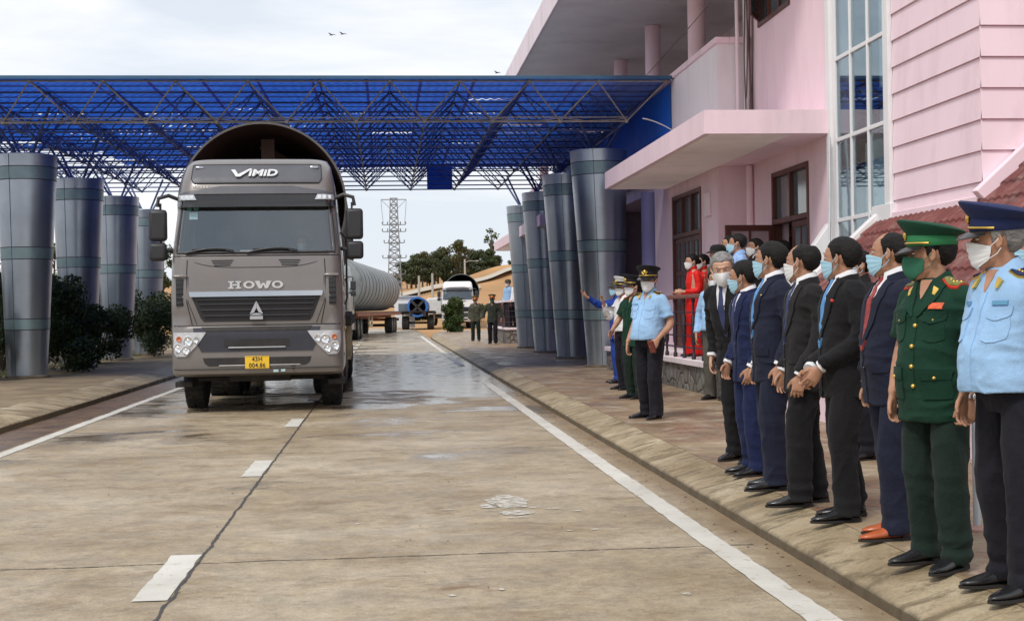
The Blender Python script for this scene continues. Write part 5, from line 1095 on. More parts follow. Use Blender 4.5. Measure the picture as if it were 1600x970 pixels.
def head_mb(mb, X, lod=1):
    """skull, jaw, brow, nose, ears in head space, moved by X"""
    mb.ell((-.012, 0, .026), (.099, .077, .086), 24, 16, X)
    mb.loft([[X @ Vector(q) for q in ringz(z, cx, hw, hd, n=24, p=2.15)] for z, cx, hw, hd in FACE])
    def nt(pts, r): mb.tube([X @ Vector(p) for p in pts], r, 8)
    nt([(.080, 0, .022), (.096, 0, .0), (.108, 0, -.020), (.098, 0, -.032)], [.008, .010, .0135, .010]); nt([(.088, -.014, -.028), (.098, 0, -.026), (.088, .014, -.028)], [.007, .009, .007])
    nt([(.074, -.045, .028), (.086, -.02, .031), (.086, .02, .031), (.074, .045, .028)], [.008, .009, .009, .008])
    nt([(.078, -.022, -.062), (.088, 0, -.060), (.078, .022, -.062)], [.006, .008, .006]); nt([(.078, -.018, -.074), (.087, 0, -.075), (.078, .018, -.074)], [.006, .008, .006])
    for s in (-1, 1):
        E_ = X @ Matrix.Translation((-.006, s * .078, -.004)) @ Matrix.Rotation(s * R(-22), 4, 'Z'); mb.ell((0, 0, 0), (.019, .008, .031), 12, 8, E_); mb.tube([E_ @ Vector(q) for q in ((.004, s * .003, -.028), (-.016, s * .007, -.012), (-.019, s * .008, .012), (-.006, s * .007, .030), (.012, s * .003, .022))], .0052, 6)
def hand(mb, sgn, W, d, s, curl=25, spread=1., k=1.):
    d = Vector(d).normalized(); s = Vector(s); s = (s - d * s.dot(d)).normalized(); pn = d.cross(s) * sgn; W = Vector(W)
    def P(a, b, c): return W + (d * a + s * b + pn * c) * k
    mb.loft([[P(a, cb + w_ * math.cos(t), th * math.sin(t)) for t in np.linspace(0, 2 * math.pi, 15)[:-1]] for a, w_, th, cb in ((-.03, .027, .021, 0), (.0, .027, .019, 0), (.03, .037, .018, .003), (.065, .0415, .016, 0), (.092, .039, .0125, 0))])
    for i, (b, L) in enumerate(((.030, .070), (.0105, .078), (-.0095, .072), (-.029, .058))):
        p = P(.085, b, 0); ang = R(curl * .5 + 4 * i); pts = [P(.06, b * .92, 0), p]; fan = (b / .03) * .10 * spread
        for j, f in enumerate((.45, .31, .24)):
            p = p + (d * math.cos(ang) + pn * math.sin(ang) + s * fan) * L * f * k; pts.append(p); ang += R(curl)
        mb.tube(pts, [.0088 * k, .0088 * k, .008 * k, .0075 * k, .006 * k], 8)
    mb.tube([P(.015, .022, .004), P(.04, .046, .010), P(.068, .060, .018), P(.092, .062, .026)], [.013 * k, .0125 * k, .0105 * k, .008 * k], 8)
PID = [0]
def person(loc_, yaw, H, label, group=None, lod=1, fat=0., head=(0, 0, 0), lean=(0, 0), twist=0., top='suit', topm=None, bot=None, shoes=M_lea, shirt=M_shirt, tie=None, hair='short', hairm=None, mask='white', cap=None, arms=None, feet=None, skin=None, extras=(), hands=(28, 28), sleeve=None, shw=1., sit=False):
    """forward = +X, left = +Y, sizes for a 1.66 m figure, then scaled; head = (yaw, pitch down, roll) degrees relative to the body"""
    PID[0] += 1; sd = PID[0]; vx = (.0052, .0085, .014)[lod]; vc = (.0095, .013, .02)[lod]; skin = skin or M_skin; topm = topm or M_black; bot = bot or topm; hairm = hairm or M_hair
    lx, ly = R(lean[0]), R(lean[1]); tw = R(twist)
    def warp(v):
        v = np.array(v, float).reshape(-1, 3); t = ss(.88, 1.22, v[:, 2]); a = tw * t; c, s = np.cos(a), np.sin(a); x = v[:, 0] * c - v[:, 1] * s; y = v[:, 0] * s + v[:, 1] * c; z = v[:, 2] - .92
        t2 = ss(.80, 1.15, v[:, 2]); a = lx * t2; c, s = np.cos(a), np.sin(a); x, z = x * c + z * s, z * c - x * s; a = ly * t2; c, s = np.cos(a), np.sin(a); y, z = y * c + z * s, z * c - y * s
        return np.stack([x, y, z + .92], 1)
    HX = Matrix.Translation((.012, 0, 1.548)) @ Matrix.Translation((-.02, 0, -.06)) @ Matrix.Rotation(R(head[0]), 4, 'Z') @ Matrix.Rotation(R(head[1]), 4, 'Y') @ Matrix.Rotation(R(head[2]), 4, 'X') @ Matrix.Scale(1.05, 4) @ Matrix.Translation((.02, 0, .06))
    arms = arms or {}; A = {}
    for sg, nm in ((1, 'L'), (-1, 'R')):
        d_ = dict(e=(-.035, .236, 1.085), w=(.045, .238, .845), d=(.12, -.02, -1), s=(1, -.25, 0)); d_.update(arms.get(nm, {}))
        A[sg] = {k: Vector((q[0], q[1] * sg, q[2])) for k, q in d_.items()}
    F_ = feet or ((.02, .105, 8), (-.02, -.105, -8))          # (x, y, toe-out)
    # ---- body: one continuous skin
    mb = MB(); mb.loft([ringz(z, cx, a, b) for z, cx, a, b in ((.84, 0, .13, .085), (1.0, 0, .125, .08), (1.2, 0, .14, .088), (1.33, -.01, .155, .085), (1.385, -.015, .11, .065), (1.42, -.015, .065, .055))])
    nk = HX @ Vector((-.012, 0, -.045)); mb.tube([(-.018, 0, 1.34), (-.016, 0, 1.41), nk.lerp(Vector((-.016, 0, 1.41)), .45), nk], [.064, .058, .054, .054], 16)
    head_mb(mb, HX)
    for sg in (1, -1):
        a = A[sg]; p, r = spl([(-.012, sg * .115, 1.345), (-.01, sg * .150, 1.31), a['e'], a['w']], [.040, .047, .040, .0265], 6); r = [q + .006 * math.sin(math.pi * min(1, max(0, (i - 11) / 6))) for i, q in enumerate(r)]; mb.tube(p, r, 12)
        hand(mb, sg, a['w'] + a['d'].normalized() * .02, a['d'], a['s'], hands[0 if sg == 1 else 1])
        fx, fy, fo = F_[0 if sg == 1 else 1]; p, r = spl([(0, sg * .085, .86), (.42, fy, .90), (.42, fy, .50)] if sit else [(0, sg * .085, .86), (fx * .6 + .015, fy * .93, .47), (fx - .03, fy, .10)], [.075, .05, .036], 5); mb.tube(p, r, 10)
        if not sit: mb.tube([(fx - .03, fy, .12), (fx - .02, fy, .06), (fx + .03, fy, .045)], [.034, .030, .02], 8)
    v, f = remesh(mb, vx, 2, .5)
    iv = np.array((HX.inverted() @ Matrix.Identity(4))); hv = v @ iv[:3, :3].T + iv[:3, 3]
    for s in (-1, 1):                                        # eye sockets
        g = np.exp(-(((hv[:, 1] - s * .031) / .015) ** 2 + ((hv[:, 2] - .010) / .010) ** 2)) * (hv[:, 0] > .03); hv[:, 0] -= .010 * g
    fw = np.array(HX); v = hv @ fw[:3, :3].T + fw[:3, 3]
    S = H / 1.665
    def mk(name, v, f, m, parent, ang=60):
        me = bpy.data.meshes.new(name); me.from_pydata(warp(v).tolist(), [], f); me.validate(); me.update()
        for q in (m if isinstance(m, (list, tuple)) else [m]): me.materials.append(q)
        smooth_mesh(me, ang); return link(name, me, parent)
    body = mk('person', v, f, skin, None); body.location = loc_; body.rotation_euler = (0, 0, yaw); body.scale = (S, S, S); tag(body, label, 'person', group)
    def part(name, mb, m, parent=None, ang=60, mi=False):
        me = mb.mesh(name); bm = bmesh.new(); bm.from_mesh(me); bmesh.ops.recalc_face_normals(bm, faces=bm.faces); bm.to_mesh(me); bm.free()
        co = np.empty(len(me.vertices) * 3); me.vertices.foreach_get('co', co); me.vertices.foreach_set('co', warp(co).ravel())
        for q in (m if isinstance(m, (list, tuple)) else [m]): me.materials.append(q)
        smooth_mesh(me, ang); me.update(); return link(name, me, parent or body)
    hp = lambda name, mb, m, parent=None, ang=60: part(name, _hx(mb), m, parent, ang)
    def _hx(mb): mb.v = [tuple(HX @ Vector(q)) for q in mb.v]; return mb
    # ---- face
    if lod < 2:
        for s in (-1, 1):
            mb = MB(); mb.ell((.0745, s * .031, .010), (.0115, .0128, .0066), 12, 8); mb.cur = 1; mb.ell((.0815, s * .031, .010), (.0052, .0058, .0062), 10, 6); e = hp('eye', mb, [M_eye, M_iris])
            mb = MB(); mb.tube([(.076, s * .016, .0165), (.083, s * .031, .0185), (.075, s * .046, .0145)], [.003, .0046, .0025], 6, flat=.8); hp('eyelid', mb, skin, e)
            mb = MB(); mb.tube([(.0885, s * .015, .0345), (.088, s * .03, .0385), (.078, s * .047, .034)], [.0022, .0032, .0015], 6); hp('eyebrow', mb, hairm)
    # ---- hair
    hs = dict(short=(.0, 1.0), recede=(.026, .9), bald=(.060, .9), long=(0, 1.1), thin=(.022, .8)).get(hair, (0, 1))
    if hair:
        n1, n2 = (64, 44) if lod == 0 else (40, 28); th = np.linspace(.02, math.pi - .02, n2); az = np.linspace(0, 2 * math.pi, n1, endpoint=False); T_, Z_ = np.meshgrid(th, az, indexing='ij')
        D = np.stack([np.sin(T_) * np.cos(Z_), np.sin(T_) * np.sin(Z_), np.cos(T_)], -1).reshape(-1, 3); c0 = np.array([-.012, 0, .022]); rad = np.array([.103, .081, .090])
        P0 = c0 + D * rad; a_ = np.abs(np.degrees(np.arctan2(D[:, 1], D[:, 0])))
        line_ = np.interp(a_, [0, 35, 55, 68, 74, 92, 100, 112, 130, 180], [.068 + hs[0] * .45, .070 + hs[0] * .6, .060 + hs[0] * .5, .030 + hs[0] * .3, -.018, -.014, .026, -.030, -.062, -.070]) + .004 * vnoise(D * 14 + sd)
        m_ = ss(-.006, .006, P0[:, 2] - line_)
        if hs[0] > .02: m_ *= 1 - ss(.75 - hs[0] * 6, .95 - hs[0] * 4, D[:, 2] - .18 * -D[:, 0]) * (.75 if hair != 'bald' else 1) * (D[:, 0] > -.75)
        if hair == 'thin': m_ = np.maximum(m_, .55 * ss(.0, .01, P0[:, 2] - line_ + .02))
        tk = (.013 + .006 * ss(.0, .07, P0[:, 2])) * hs[1] + .0016 * vnoise(D * 26 + sd) + .0012 * vnoise(D * 60 + sd)
        tk = tk * (.25 + .75 * ss(0, .055, P0[:, 2] - line_))
        P1 = c0 + D * (rad * .86) * (1 - m_)[:, None] + D * (rad - .004 + tk[:, None]) * m_[:, None]
        mb = MB(); mb.loft([P1[i * n1:(i + 1) * n1] for i in range(n2)]); ho = hp('hair', mb, hairm)
        if hair == 'long':
            mb = MB(); mb.ell((-.115, 0, -.005), (.045, .042, .042), 14, 10); hp('hair_bun', mb, hairm, ho)
    # ---- mask
    if mask:
        mm = dict(white=M_maskw, n95=M_maskw, blue=M_maskb, green=M_maskg)[mask]; mb = MB(); n = 25; rows = []; n95 = mask == 'n95' or mask == 'green'
        for j in range(15):
            b = j / 14; row = []; rowb = []
            for i in range(n):
                a = -1 + 2 * i / (n - 1); an = a * R(84 if not n95 else 78); zt = -.001 - .022 * abs(a) ** 1.5; zb = -.123 + .045 * abs(a) ** 2; z = zt + (zb - zt) * b; cx, hw, hd = face_at(z)
                under = max(0, -.112 - z); bul = (.036 if n95 else .019) * math.exp(-(a / .36) ** 2) * math.sin(math.pi * min(1, .22 + .75 * b)) ** .8
                o_ = .010 + (.002 * math.sin(b * 26) * (1 - abs(a) ** 4) if not n95 else 0)
                lim = .118 if a * a < .02 else 0
                def pt(oo):
                    x = cx + (hd + oo + bul) * math.cos(an) - under * .8; y = (hw + oo + bul * .25) * math.sin(an)
                    ns = .112 * math.exp(-(y / .016) ** 2) if -.04 < z < .01 else 0
                    return (max(x, ns + oo if ns > .06 else x), y, z)
                row.append(pt(o_)); rowb.append(pt(o_ - .006))
            rows.append(row + rowb[::-1])
        mb.loft(rows); mo = hp('face_mask', mb, mm)
        if lod < 2:
            for s in (-1, 1):
                mb = MB(); an = R(80)
                for z, ze in ((-.024, .022), (-.076, -.030)):
                    cx, hw, hd = face_at(z); mb.tube([(cx + (hd + .008) * math.cos(an), s * (hw + .009) * math.sin(an), z), (.0, s * .084, (z + ze) / 2), (-.016, s * .086, ze)], .0019, 5)
                hp('ear_loop', mb, mm, mo)
    # ---- legs and feet
    mb = MB(); sk = top == 'dress'
    mb.loft([ringz(z, cx, a, b + fat * q) for z, cx, a, b, q in ((1.06, 0, .158, .108, .9), (1.0, 0, .166, .115, .8), (.92, -.005, .178, .125, .4), (.85, -.008, .176, .122, .1), (.80, -.005, .165, .105, 0))])
    for i, sg in enumerate((1, -1)):
        fx, fy, fo = F_[i]; kx = fx * .6 + .02; rings = []
        if sit: mb.tube(*spl([(0, sg * .088, .88), (.42, fy, .91), (.43, fy, .50)], [.095, .075, .065], 6), 16); continue
        for t in np.linspace(0, 1, 22):
            z = .86 + (.035 - .86) * t; cx = np.interp(z, [.03, .1, .47, .86], [fx - .012, fx - .025, kx, 0]); cy = np.interp(z, [.03, .47, .86], [fy, fy * .96, sg * .088]); rr = np.interp(z, [.03, .10, .30, .47, .70, .86], [.077, .076, .078, .083, .094, .099])
            w_ = .008 * math.sin(z * 80 + sd + i) * (ss(.26, .08, z)) + .003 * math.sin(z * 60 + sd * 2) * ss(.60, .45, z) * ss(.3, .45, z)
            rings.append(ringz(z, cx, (rr + w_) * .92, rr * 1.06 + w_, cy, 22, 2.1))
        mb.loft(rings)
    v, f = remesh(mb, vc, 2, .5, .013, sd, (11, 11, 6)); mk('trousers', v, f, bot, body)
    for i, sg in enumerate((1, -1)):
        fx, fy, fo = F_[i]; X = Matrix.Translation((fx + .44 * sit, fy, .40 * sit)) @ Matrix.Rotation(R(fo), 4, 'Z'); mb = MB(); rings = []
        for x, hw, zb, zt in ((-.098, .018, .02, .05), (-.092, .030, .014, .072), (-.07, .036, .012, .090), (-.02, .037, .012, .098), (.03, .039, .011, .086), (.08, .044, .010, .062), (.13, .042, .010, .048), (.175, .028, .011, .038), (.200, .012, .014, .030)):
            rings.append([X @ Vector((x, hw * math.cos(t), (zb + zt) / 2 + (zt - zb) / 2 * math.sin(t))) for t in np.linspace(0, 2 * math.pi, 17)[:-1]])
        mb.loft(rings); so_ = part('shoe', mb, shoes)
        mb = MB(); out_ = [(-.102, 0), (-.097, .026), (-.07, .037), (-.0, .036), (.07, .045), (.13, .044), (.178, .030), (.206, .010)]; out_ = out_ + [(x, -y) for x, y in out_[::-1]][:-1]
        mb.loft([[X @ Vector((x, y, z)) for x, y in out_] for z in (.0, .013)]); mb.box(-.098, -.035, -.033, .033, .001, .024, X); part('sole', mb, M_sole, so_)
    # ---- upper garment
    mb = MB(); short = sleeve == 'short' or (sleeve is None and top in ('uniform', 'shirt_short'))
    prof = {'suit': ((.722, -.004, .200, .134, .4), (.84, -.004, .197, .133, .7), (.95, 0, .190, .130, 1), (1.06, .004, .176, .122, 1.1), (1.16, 0, .184, .122, .8), (1.28, -.008, .205, .128, .3), (1.335, -.012, .190, .116, 0), (1.375, -.015, .155, .098, 0), (1.405, -.016, .105, .080, 0), (1.435, -.014, .072, .064, 0)),
            'shirt': ((.885, .004, .190, .138, 1.15), (.93, .004, .189, .139, 1.2), (1.0, .006, .184, .134, 1.2), (1.08, .004, .178, .128, 1.1), (1.18, 0, .182, .122, .6), (1.29, -.008, .194, .118, .1), (1.35, -.012, .186, .104, 0), (1.385, -.015, .148, .085, 0), (1.41, -.016, .092, .072, 0), (1.43, -.014, .070, .062, 0)),
            'dress': ((.02, 0, .20, .17, 0), (.30, 0, .185, .15, 0), (.60, 0, .17, .13, 0), (.85, 0, .165, .125, 0), (.95, 0, .155, .115, 0), (1.06, 0, .125, .095, 0), (1.2, 0, .145, .12, 0), (1.30, -.008, .158, .105, 0), (1.36, -.012, .145, .088, 0), (1.40, -.015, .08, .068, 0), (1.445, -.014, .058, .056, 0))}
    kind = {'uniform': 'suit', 'jacket': 'suit', 'shirt_short': 'shirt', 'shirt_long': 'shirt'}.get(top, top)
    pf = prof[kind]; z_, c_, a_, b_, q_ = pf[0]
    pf = ((z_ + .045, c_, a_ - .030, b_ - .030, q_), (z_ + .002, c_, a_ - .022, b_ - .022, q_)) + pf
    mb.loft([ringz(z, cx + fat * q * .55, a * shw * .95, b + fat * q, p=2.4) for z, cx, a, b, q in pf])
    for sg in (1, -1):
        a = A[sg]; r0 = .074 if kind == 'suit' else .066
        if short:
            E2 = Vector((-.01, sg * .168, 1.352)).lerp(a['e'], .80); p, r = spl([(-.014, sg * .085, 1.362), (-.012, sg * .156, 1.336), Vector((-.01, sg * .162, 1.352)).lerp(a['e'], .4), E2], [r0 * .62, r0 * .92, r0 * .95, r0 * 1.0], 5)
        else:
            wr_ = a['e'].lerp(a['w'], 1.0 if kind == 'suit' else 1.0); p, r = spl([(-.014, sg * .09, 1.364), (-.012, sg * .160 * shw, 1.334), a['e'], wr_], [r0 * .62, r0 * .94, r0 * .80, r0 * .66 if kind == 'suit' else r0 * .6], 7)
            r = [q + .0035 * math.sin(i * 2.6 + sd) * (9 < i < 18) for i, q in enumerate(r)]
        mb.tube(p, r, 16, ret=.035)
    v, f = remesh(mb, vc, 3, .5, (.015 if kind == 'suit' else .013) if kind != 'dress' else .009, sd + 3, (7, 7, 11) if kind != 'dress' else (10, 10, 2.5)); bvh = BVHTree.FromPolygons([Vector(q) for q in v], f); nm = {'suit': 'suit_jacket', 'uniform': 'uniform_jacket', 'dress': 'long_dress', 'jacket': 'jacket'}.get(top, 'shirt'); tp = mk(nm, v, f, topm, body)
    def prj(y, z, axis='F'):
        if axis == 'F': h = bvh.ray_cast(Vector((.9, y, z)), Vector((-1, 0, 0)))
        elif axis == 'T': h = bvh.ray_cast(Vector((y, z, 2)), Vector((0, 0, -1)))
        else: h = bvh.ray_cast(Vector((y, .9 * axis, z)), Vector((0, -axis, 0)))
        return (h[0], h[1]) if h[0] is not None else (None, None)
    def patch(name, L_, R_, m, off=.004, th=.008, nr=12, nc=5, axis='F', parent=None):
        """cloth piece lying on the garment between two edge polylines given in projection coordinates"""
        def samp(E_, t): q = t * (len(E_) - 1); i = min(int(q), len(E_) - 2); u = q - i; return [E_[i][k] * (1 - u) + E_[i + 1][k] * u for k in (0, 1)]
        rows = []
        for t in np.linspace(0, 1, nr):
            a, b = samp(L_, t), samp(R_, t); fr = []; bk = []
            for u in np.linspace(0, 1, nc):
                h, n_ = prj(a[0] * (1 - u) + b[0] * u, a[1] * (1 - u) + b[1] * u, axis)
                if h is None: break
                dv = Vector((1, 0, 0)) if axis == 'F' else Vector((0, 0, 1)) if axis == 'T' else Vector((0, axis, 0)); dv = (dv + n_).normalized(); fr.append(h + dv * off); bk.append(h - dv * (th - off))
            if len(fr) == nc: rows.append(fr + bk[::-1])
        if len(rows) < 2: return None
        mb = MB(); mb.loft(rows); return part(name, mb, m, parent or tp, 50)
    def stud(name, y, z, r, m, h=.006, axis='F', parent=None):
        p, n_ = prj(y, z, axis)
        if p is None: return
        mb = MB(); mb.lathe([(r, -.002), (r, h * .5), (r * .7, h), (.0005, h * 1.1)], 12); q = n_.to_track_quat('Z', 'Y').to_matrix().to_4x4(); mb.v = [tuple(Matrix.Translation(p) @ q @ Vector(c)) for c in mb.v]; part(name, mb, m, parent or tp)
    # shirt collar standing round the neck, jacket collar round it
    def collar(name, m, zt, zb, ri, ro, a0=16, dz=.03, parent=None):
        mb = MB(); rows = []
        for t in np.linspace(R(a0), R(360 - a0), 33):
            fr_ = math.cos(t); dzz = -dz * max(0, fr_) ** 1.2 + .010 * max(0, -fr_)
            def q(r, z): return (-.016 + r * 1.0 * math.cos(t) + .006, r * math.sin(t), z + dzz)
            rows.append([q(ri, zb + .006), q(ri, zt), q(ri + .004, zt + .005), q(ri + .009, zt), q(ro, zb), q(ro - .006, zb - .004)])
        mb.loft(rows); return part(name, mb, m, parent or tp, 50)
    if top in ('suit', 'jacket'):
        collar('shirt_collar', shirt, 1.475, 1.432, .060, .076)
        collar('jacket_collar', topm, 1.448, 1.408, .072, .092, 38, .03)
        if top == 'suit':
            patch('shirt_front', [(-.062, 1.425), (-.045, 1.25), (-.004, 1.07)], [(.062, 1.425), (.045, 1.25), (.004, 1.07)], shirt, .003, .012, 14, 7)
            if tie: patch('tie', [(-.020, 1.425), (-.013, 1.395), (-.028, 1.25), (-.030, 1.10), (-.008, 1.02)], [(.020, 1.425), (.013, 1.395), (.028, 1.25), (.030, 1.10), (.008, 1.02)], tie, .010, .012, 18, 5)
            for s in (-1, 1):
                lp = patch('lapel', [(s * .052, 1.435), (s * .040, 1.30), (s * .020, 1.17), (s * -.006, 1.05)], [(s * .098, 1.405), (s * .118, 1.325), (s * .078, 1.18), (s * .008, 1.05)], topm, .011, .011, 16, 6)
                patch('pocket_flap', [(s * .075, .955), (s * .078, .905)], [(s * .165, .955), (s * .165, .908)], topm, .007, .008, 4, 6)
            for z in (1.03, .93): stud('button', .006, z, .0085, M_lea)
            mb = MB(); 
            patch('front_edge', [(-.006, 1.06), (-.008, .90), (-.03, .735)], [(.010, 1.06), (.010, .90), (-.005, .735)], topm, .006, .008, 12, 3)
            for sg in (1, -1):
                a = A[sg]; dd = (a['w'] - a['e']).normalized(); mb = MB(); mb.tube([a['w'] - dd * .02, a['w'] + dd * .016], [.041, .040], 16); part('shirt_cuff', mb, shirt)
    elif top == 'dress': collar('dress_collar', topm, 1.475, 1.43, .055, .062, 6, .012)
    else:
        collar('shirt_collar', topm, 1.462, 1.420, .060, .090, 24, .045)
        patch('open_neck', [(-.035, 1.425), (-.002, 1.33)], [(.035, 1.425), (.002, 1.33)], skin, .003, .008, 7, 5)
        patch('button_placket', [(-.016, 1.33), (-.016, .90)], [(.016, 1.33), (.016, .90)], topm, .005, .008, 20, 3)
        for s in (-1, 1):
            pk = patch('breast_pocket', [(s * .055, 1.255), (s * .055, 1.135), (s * .085, 1.12)], [(s * .150, 1.255), (s * .150, 1.135), (s * .118, 1.12)], topm, .006, .008, 8, 6)
            if pk: patch('pocket_flap', [(s * .050, 1.268), (s * .053, 1.225), (s * .090, 1.212)], [(s * .155, 1.268), (s * .152, 1.225), (s * .112, 1.212)], topm, .011, .008, 6, 6, parent=pk); stud('button', s * .102, 1.225, .006, M_gold if top == 'uniform' else topm, .012, parent=pk)
    ctx = dict(patch=patch, stud=stud, part=part, hp=hp, tp=tp, A=A, body=body, prj=prj)
    for e in extras: e(ctx)
    # ---- headgear
    if cap: CAPS[cap[0]](hp, *cap[1:])
    return body
def peaked_cap(hp, m, band, visor, cord, emblem, flare=1., bump=0):
    mb = MB(); n = 40; rings = []
    for z, rx, ry, tl in ((.040, .112, .091, .0), (.062, .114, .093, .05), (.088, .116, .095, .08), (.106, .128 * flare, .114 * flare, .16), (.122, .146 * flare, .132 * flare, .22), (.130, .148 * flare, .134 * flare, .24), (.137, .138 * flare, .124 * flare, .24), (.146, .09, .08, .20), (.149, .03, .027, .2)):
        rings.append([(-.010 + rx * math.cos(2 * math.pi * k / n), ry * math.sin(2 * math.pi * k / n), z + tl * (rx * math.cos(2 * math.pi * k / n)) + .02 * tl) for k in range(n)])
    mb.loft(rings); c = hp('peaked_cap', mb, m, None, 50)
    mb = MB(); mb.loft([[(-.010 + (.1155 + d) * math.cos(2 * math.pi * k / n), (.0945 + d) * math.sin(2 * math.pi * k / n), z + tl * .115 * math.cos(2 * math.pi * k / n)) for k in range(n)] for d, z, tl in ((-.001, .040, 0), (.0025, .042, 0), (.003, .086, .08), (-.001, .089, .08))], cap=False); hp('cap_band', mb, band, c)
    mb = MB(); rows = []
    for a in np.linspace(R(-68), R(68), 25):
        q = math.cos(a) ** .6; r = lambda e, dz: (-.010 + (.114 + e * q) * math.cos(a), (.093 + e * q * .75) * math.sin(a), .046 - dz * q)
        rows.append([r(-.004, .0), r(.03, .012), r(.060, .034), r(.058, .038), r(.028, .017), r(-.004, .006)])
    mb.loft(rows); hp('visor', mb, visor, c)
    mb = MB(); mb.tube([(-.010 + .121 * math.cos(a), .100 * math.sin(a), .052 + .008 * math.cos(a)) for a in np.linspace(R(-82), R(82), 21)], .0052, 8); hp('cap_cord', mb, cord, c)
    mb = MB(); mb.ell((.109, 0, .098), (.010, .019, .022), 16, 10, Matrix.Identity(4)); mb.ell((.116, 0, .098), (.006, .010, .012), 12, 8)
    for s in (-1, 1): mb.tube([(.112, s * .008, .076), (.110, s * .026, .086), (.107, s * .030, .108)], [.004, .006, .003], 6)
    hp('cap_emblem', mb, emblem, c)
def soft_cap(hp, m, brim=.05, all_round=False):
    mb = MB(); n = 32; mb.loft([[(-.010 + rx * math.cos(2 * math.pi * k / n), ry * math.sin(2 * math.pi * k / n), z) for k in range(n)] for z, rx, ry in ((.036, .113, .093), (.07, .114, .094), (.105, .104, .086), (.128, .07, .06), (.134, .02, .018))]); c = hp('cap', mb, m, None, 50)
    mb = MB(); rows = []
    for a in (np.linspace(0, 2 * math.pi, 41) if all_round else np.linspace(R(-65), R(65), 21)):
        q = 1 if all_round else math.cos(a) ** .6; r = lambda e, dz: (-.010 + (.112 + e * q) * math.cos(a), (.092 + e * q) * math.sin(a), .046 - dz * q + .004 * math.sin(3 * a))
        rows.append([r(-.003, .0), r(brim, .02), r(brim, .025), r(-.003, .006)])
    mb.loft(rows); hp('brim', mb, m, c)
CAPS = {'peak': peaked_cap, 'soft': soft_cap}
# ---------------- the cast
M_tieb = mat('light_blue_tie', (.09, .27, .55), .5, var=.1, vs=30); M_tier = mat('red_dotted_tie', (.28, .035, .03), .55, var=.6, vs=90); M_tien = mat('dark_blue_tie', (.02, .03, .10), .5, var=.2, vs=40)
GZ = .152
def deg(*a): return [R(x) for x in a]
def pin(y, z, m, r=.011): return lambda c: c['stud']('lapel_pin', y, z, r, m, .012)
def ribbon(y, z, w_, h_, m, name='ribbon_bar', off=.008): return lambda c: c['patch'](name, [(y - w_, z + h_), (y - w_, z - h_)], [(y + w_, z + h_), (y + w_, z - h_)], m, off, .010, 4, 5)
def boards(m, star, base=None):
    def f(c):
        for s in (-1, 1):
            ep = c['patch']('shoulder_board', [(.022, s * .075), (.024, s * .165)], [(-.045, s * .075), (-.047, s * .165)], m, .012, .012, 8, 5, axis='T')
            if ep is None: continue
            ed = c['patch']('board_edge', [(.030, s * .073), (.032, s * .168)], [(-.053, s * .073), (-.055, s * .168)], base or M_redp, .008, .010, 8, 5, axis='T', parent=ep)
            for k in range(4): c['stud']('board_star', -.012, s * (.085 + .022 * k), .0075, star, .016, axis='T', parent=ep)
    return f
def tabs(m):
    def f(c):
        for s in (-1, 1): c['patch']('collar_tab', [(s * .058, 1.392), (s * .064, 1.352)], [(s * .088, 1.375), (s * .080, 1.345)], m, .016, .012, 4, 4)
    return f
def buttons(zs_, m, y=.0): return lambda c: [c['stud']('button', y, z, .0115, m, .014) for z in zs_]
def lapels(m):
    def f(c):
        for s in (-1, 1): c['patch']('lapel', [(s * .050, 1.43), (s * .030, 1.34), (s * .008, 1.245)], [(s * .100, 1.395), (s * .098, 1.325), (s * .022, 1.245)], m, .012, .011, 12, 5)
    return f
def lowpockets(m, bm_):
    def f(c):
        for s in (-1, 1):
            p = c['patch']('lower_pocket', [(s * .060, .985), (s * .060, .84)], [(s * .170, .985), (s * .170, .845)], m, .008, .008, 6, 6)
            if p: c['patch']('pocket_flap', [(s * .056, .995), (s * .06, .935), ], [(s * .174, .995), (s * .170, .94)], m, .013, .008, 5, 6, parent=p); c['stud']('button', s * .115, .95, .010, bm_, .018, parent=p)
    return f
def watch(sg):
    def f(c):
        a = c['A'][sg]; d = a['d'].normalized(); w_ = a['w'] + d * .0; mb = MB(); mb.tube([w_ - d * .009, w_ + d * .009], .0335, 16); o = c['part']('watch_strap', mb, M_watch); o2 = Vector((a['s'])).normalized(); out_ = Vector((0, sg, 0))
        mb = MB(); q = out_.to_track_quat('Z', 'Y').to_matrix().to_4x4(); X = Matrix.Translation(w_ + out_ * .030) @ q; mb.v = []; mb.lathe([(.019, 0), (.019, .008), (.016, .010), (.0005, .010)], 16); mb.v = [tuple(X @ Vector(p)) for p in mb.v]; c['part']('watch_face', mb, M_watch, o)
    return f
def held(sg, m):
    def f(c):
        a = c['A'][sg]; p = a['w'] + a['d'].normalized() * .10; mb = MB(); X = Matrix.Translation(p + Vector((.02, -.02 * sg, -.01))) @ Matrix.Rotation(R(25), 4, 'Y'); mb.box(-.012, .012, -.035, .035, -.07, .07, X); o = c['part']('phone', mb, m, c['body'])
    return f
def hat_pom(c): pass
ROW = 'men lined up along the right kerb'
capN = ('peak', M_capb, M_capb, M_lea, M_gold, M_gold, 1.06); capG = ('peak', M_capg, mat('bright_green_band', (.015, .17, .055), .7), M_lea, M_gold, M_gold, 1.06); capK = ('peak', M_capk, M_capk, M_lea, M_gold, M_gold, .98)
FW = ((.02, .12, 10), (-.02, -.11, -10))
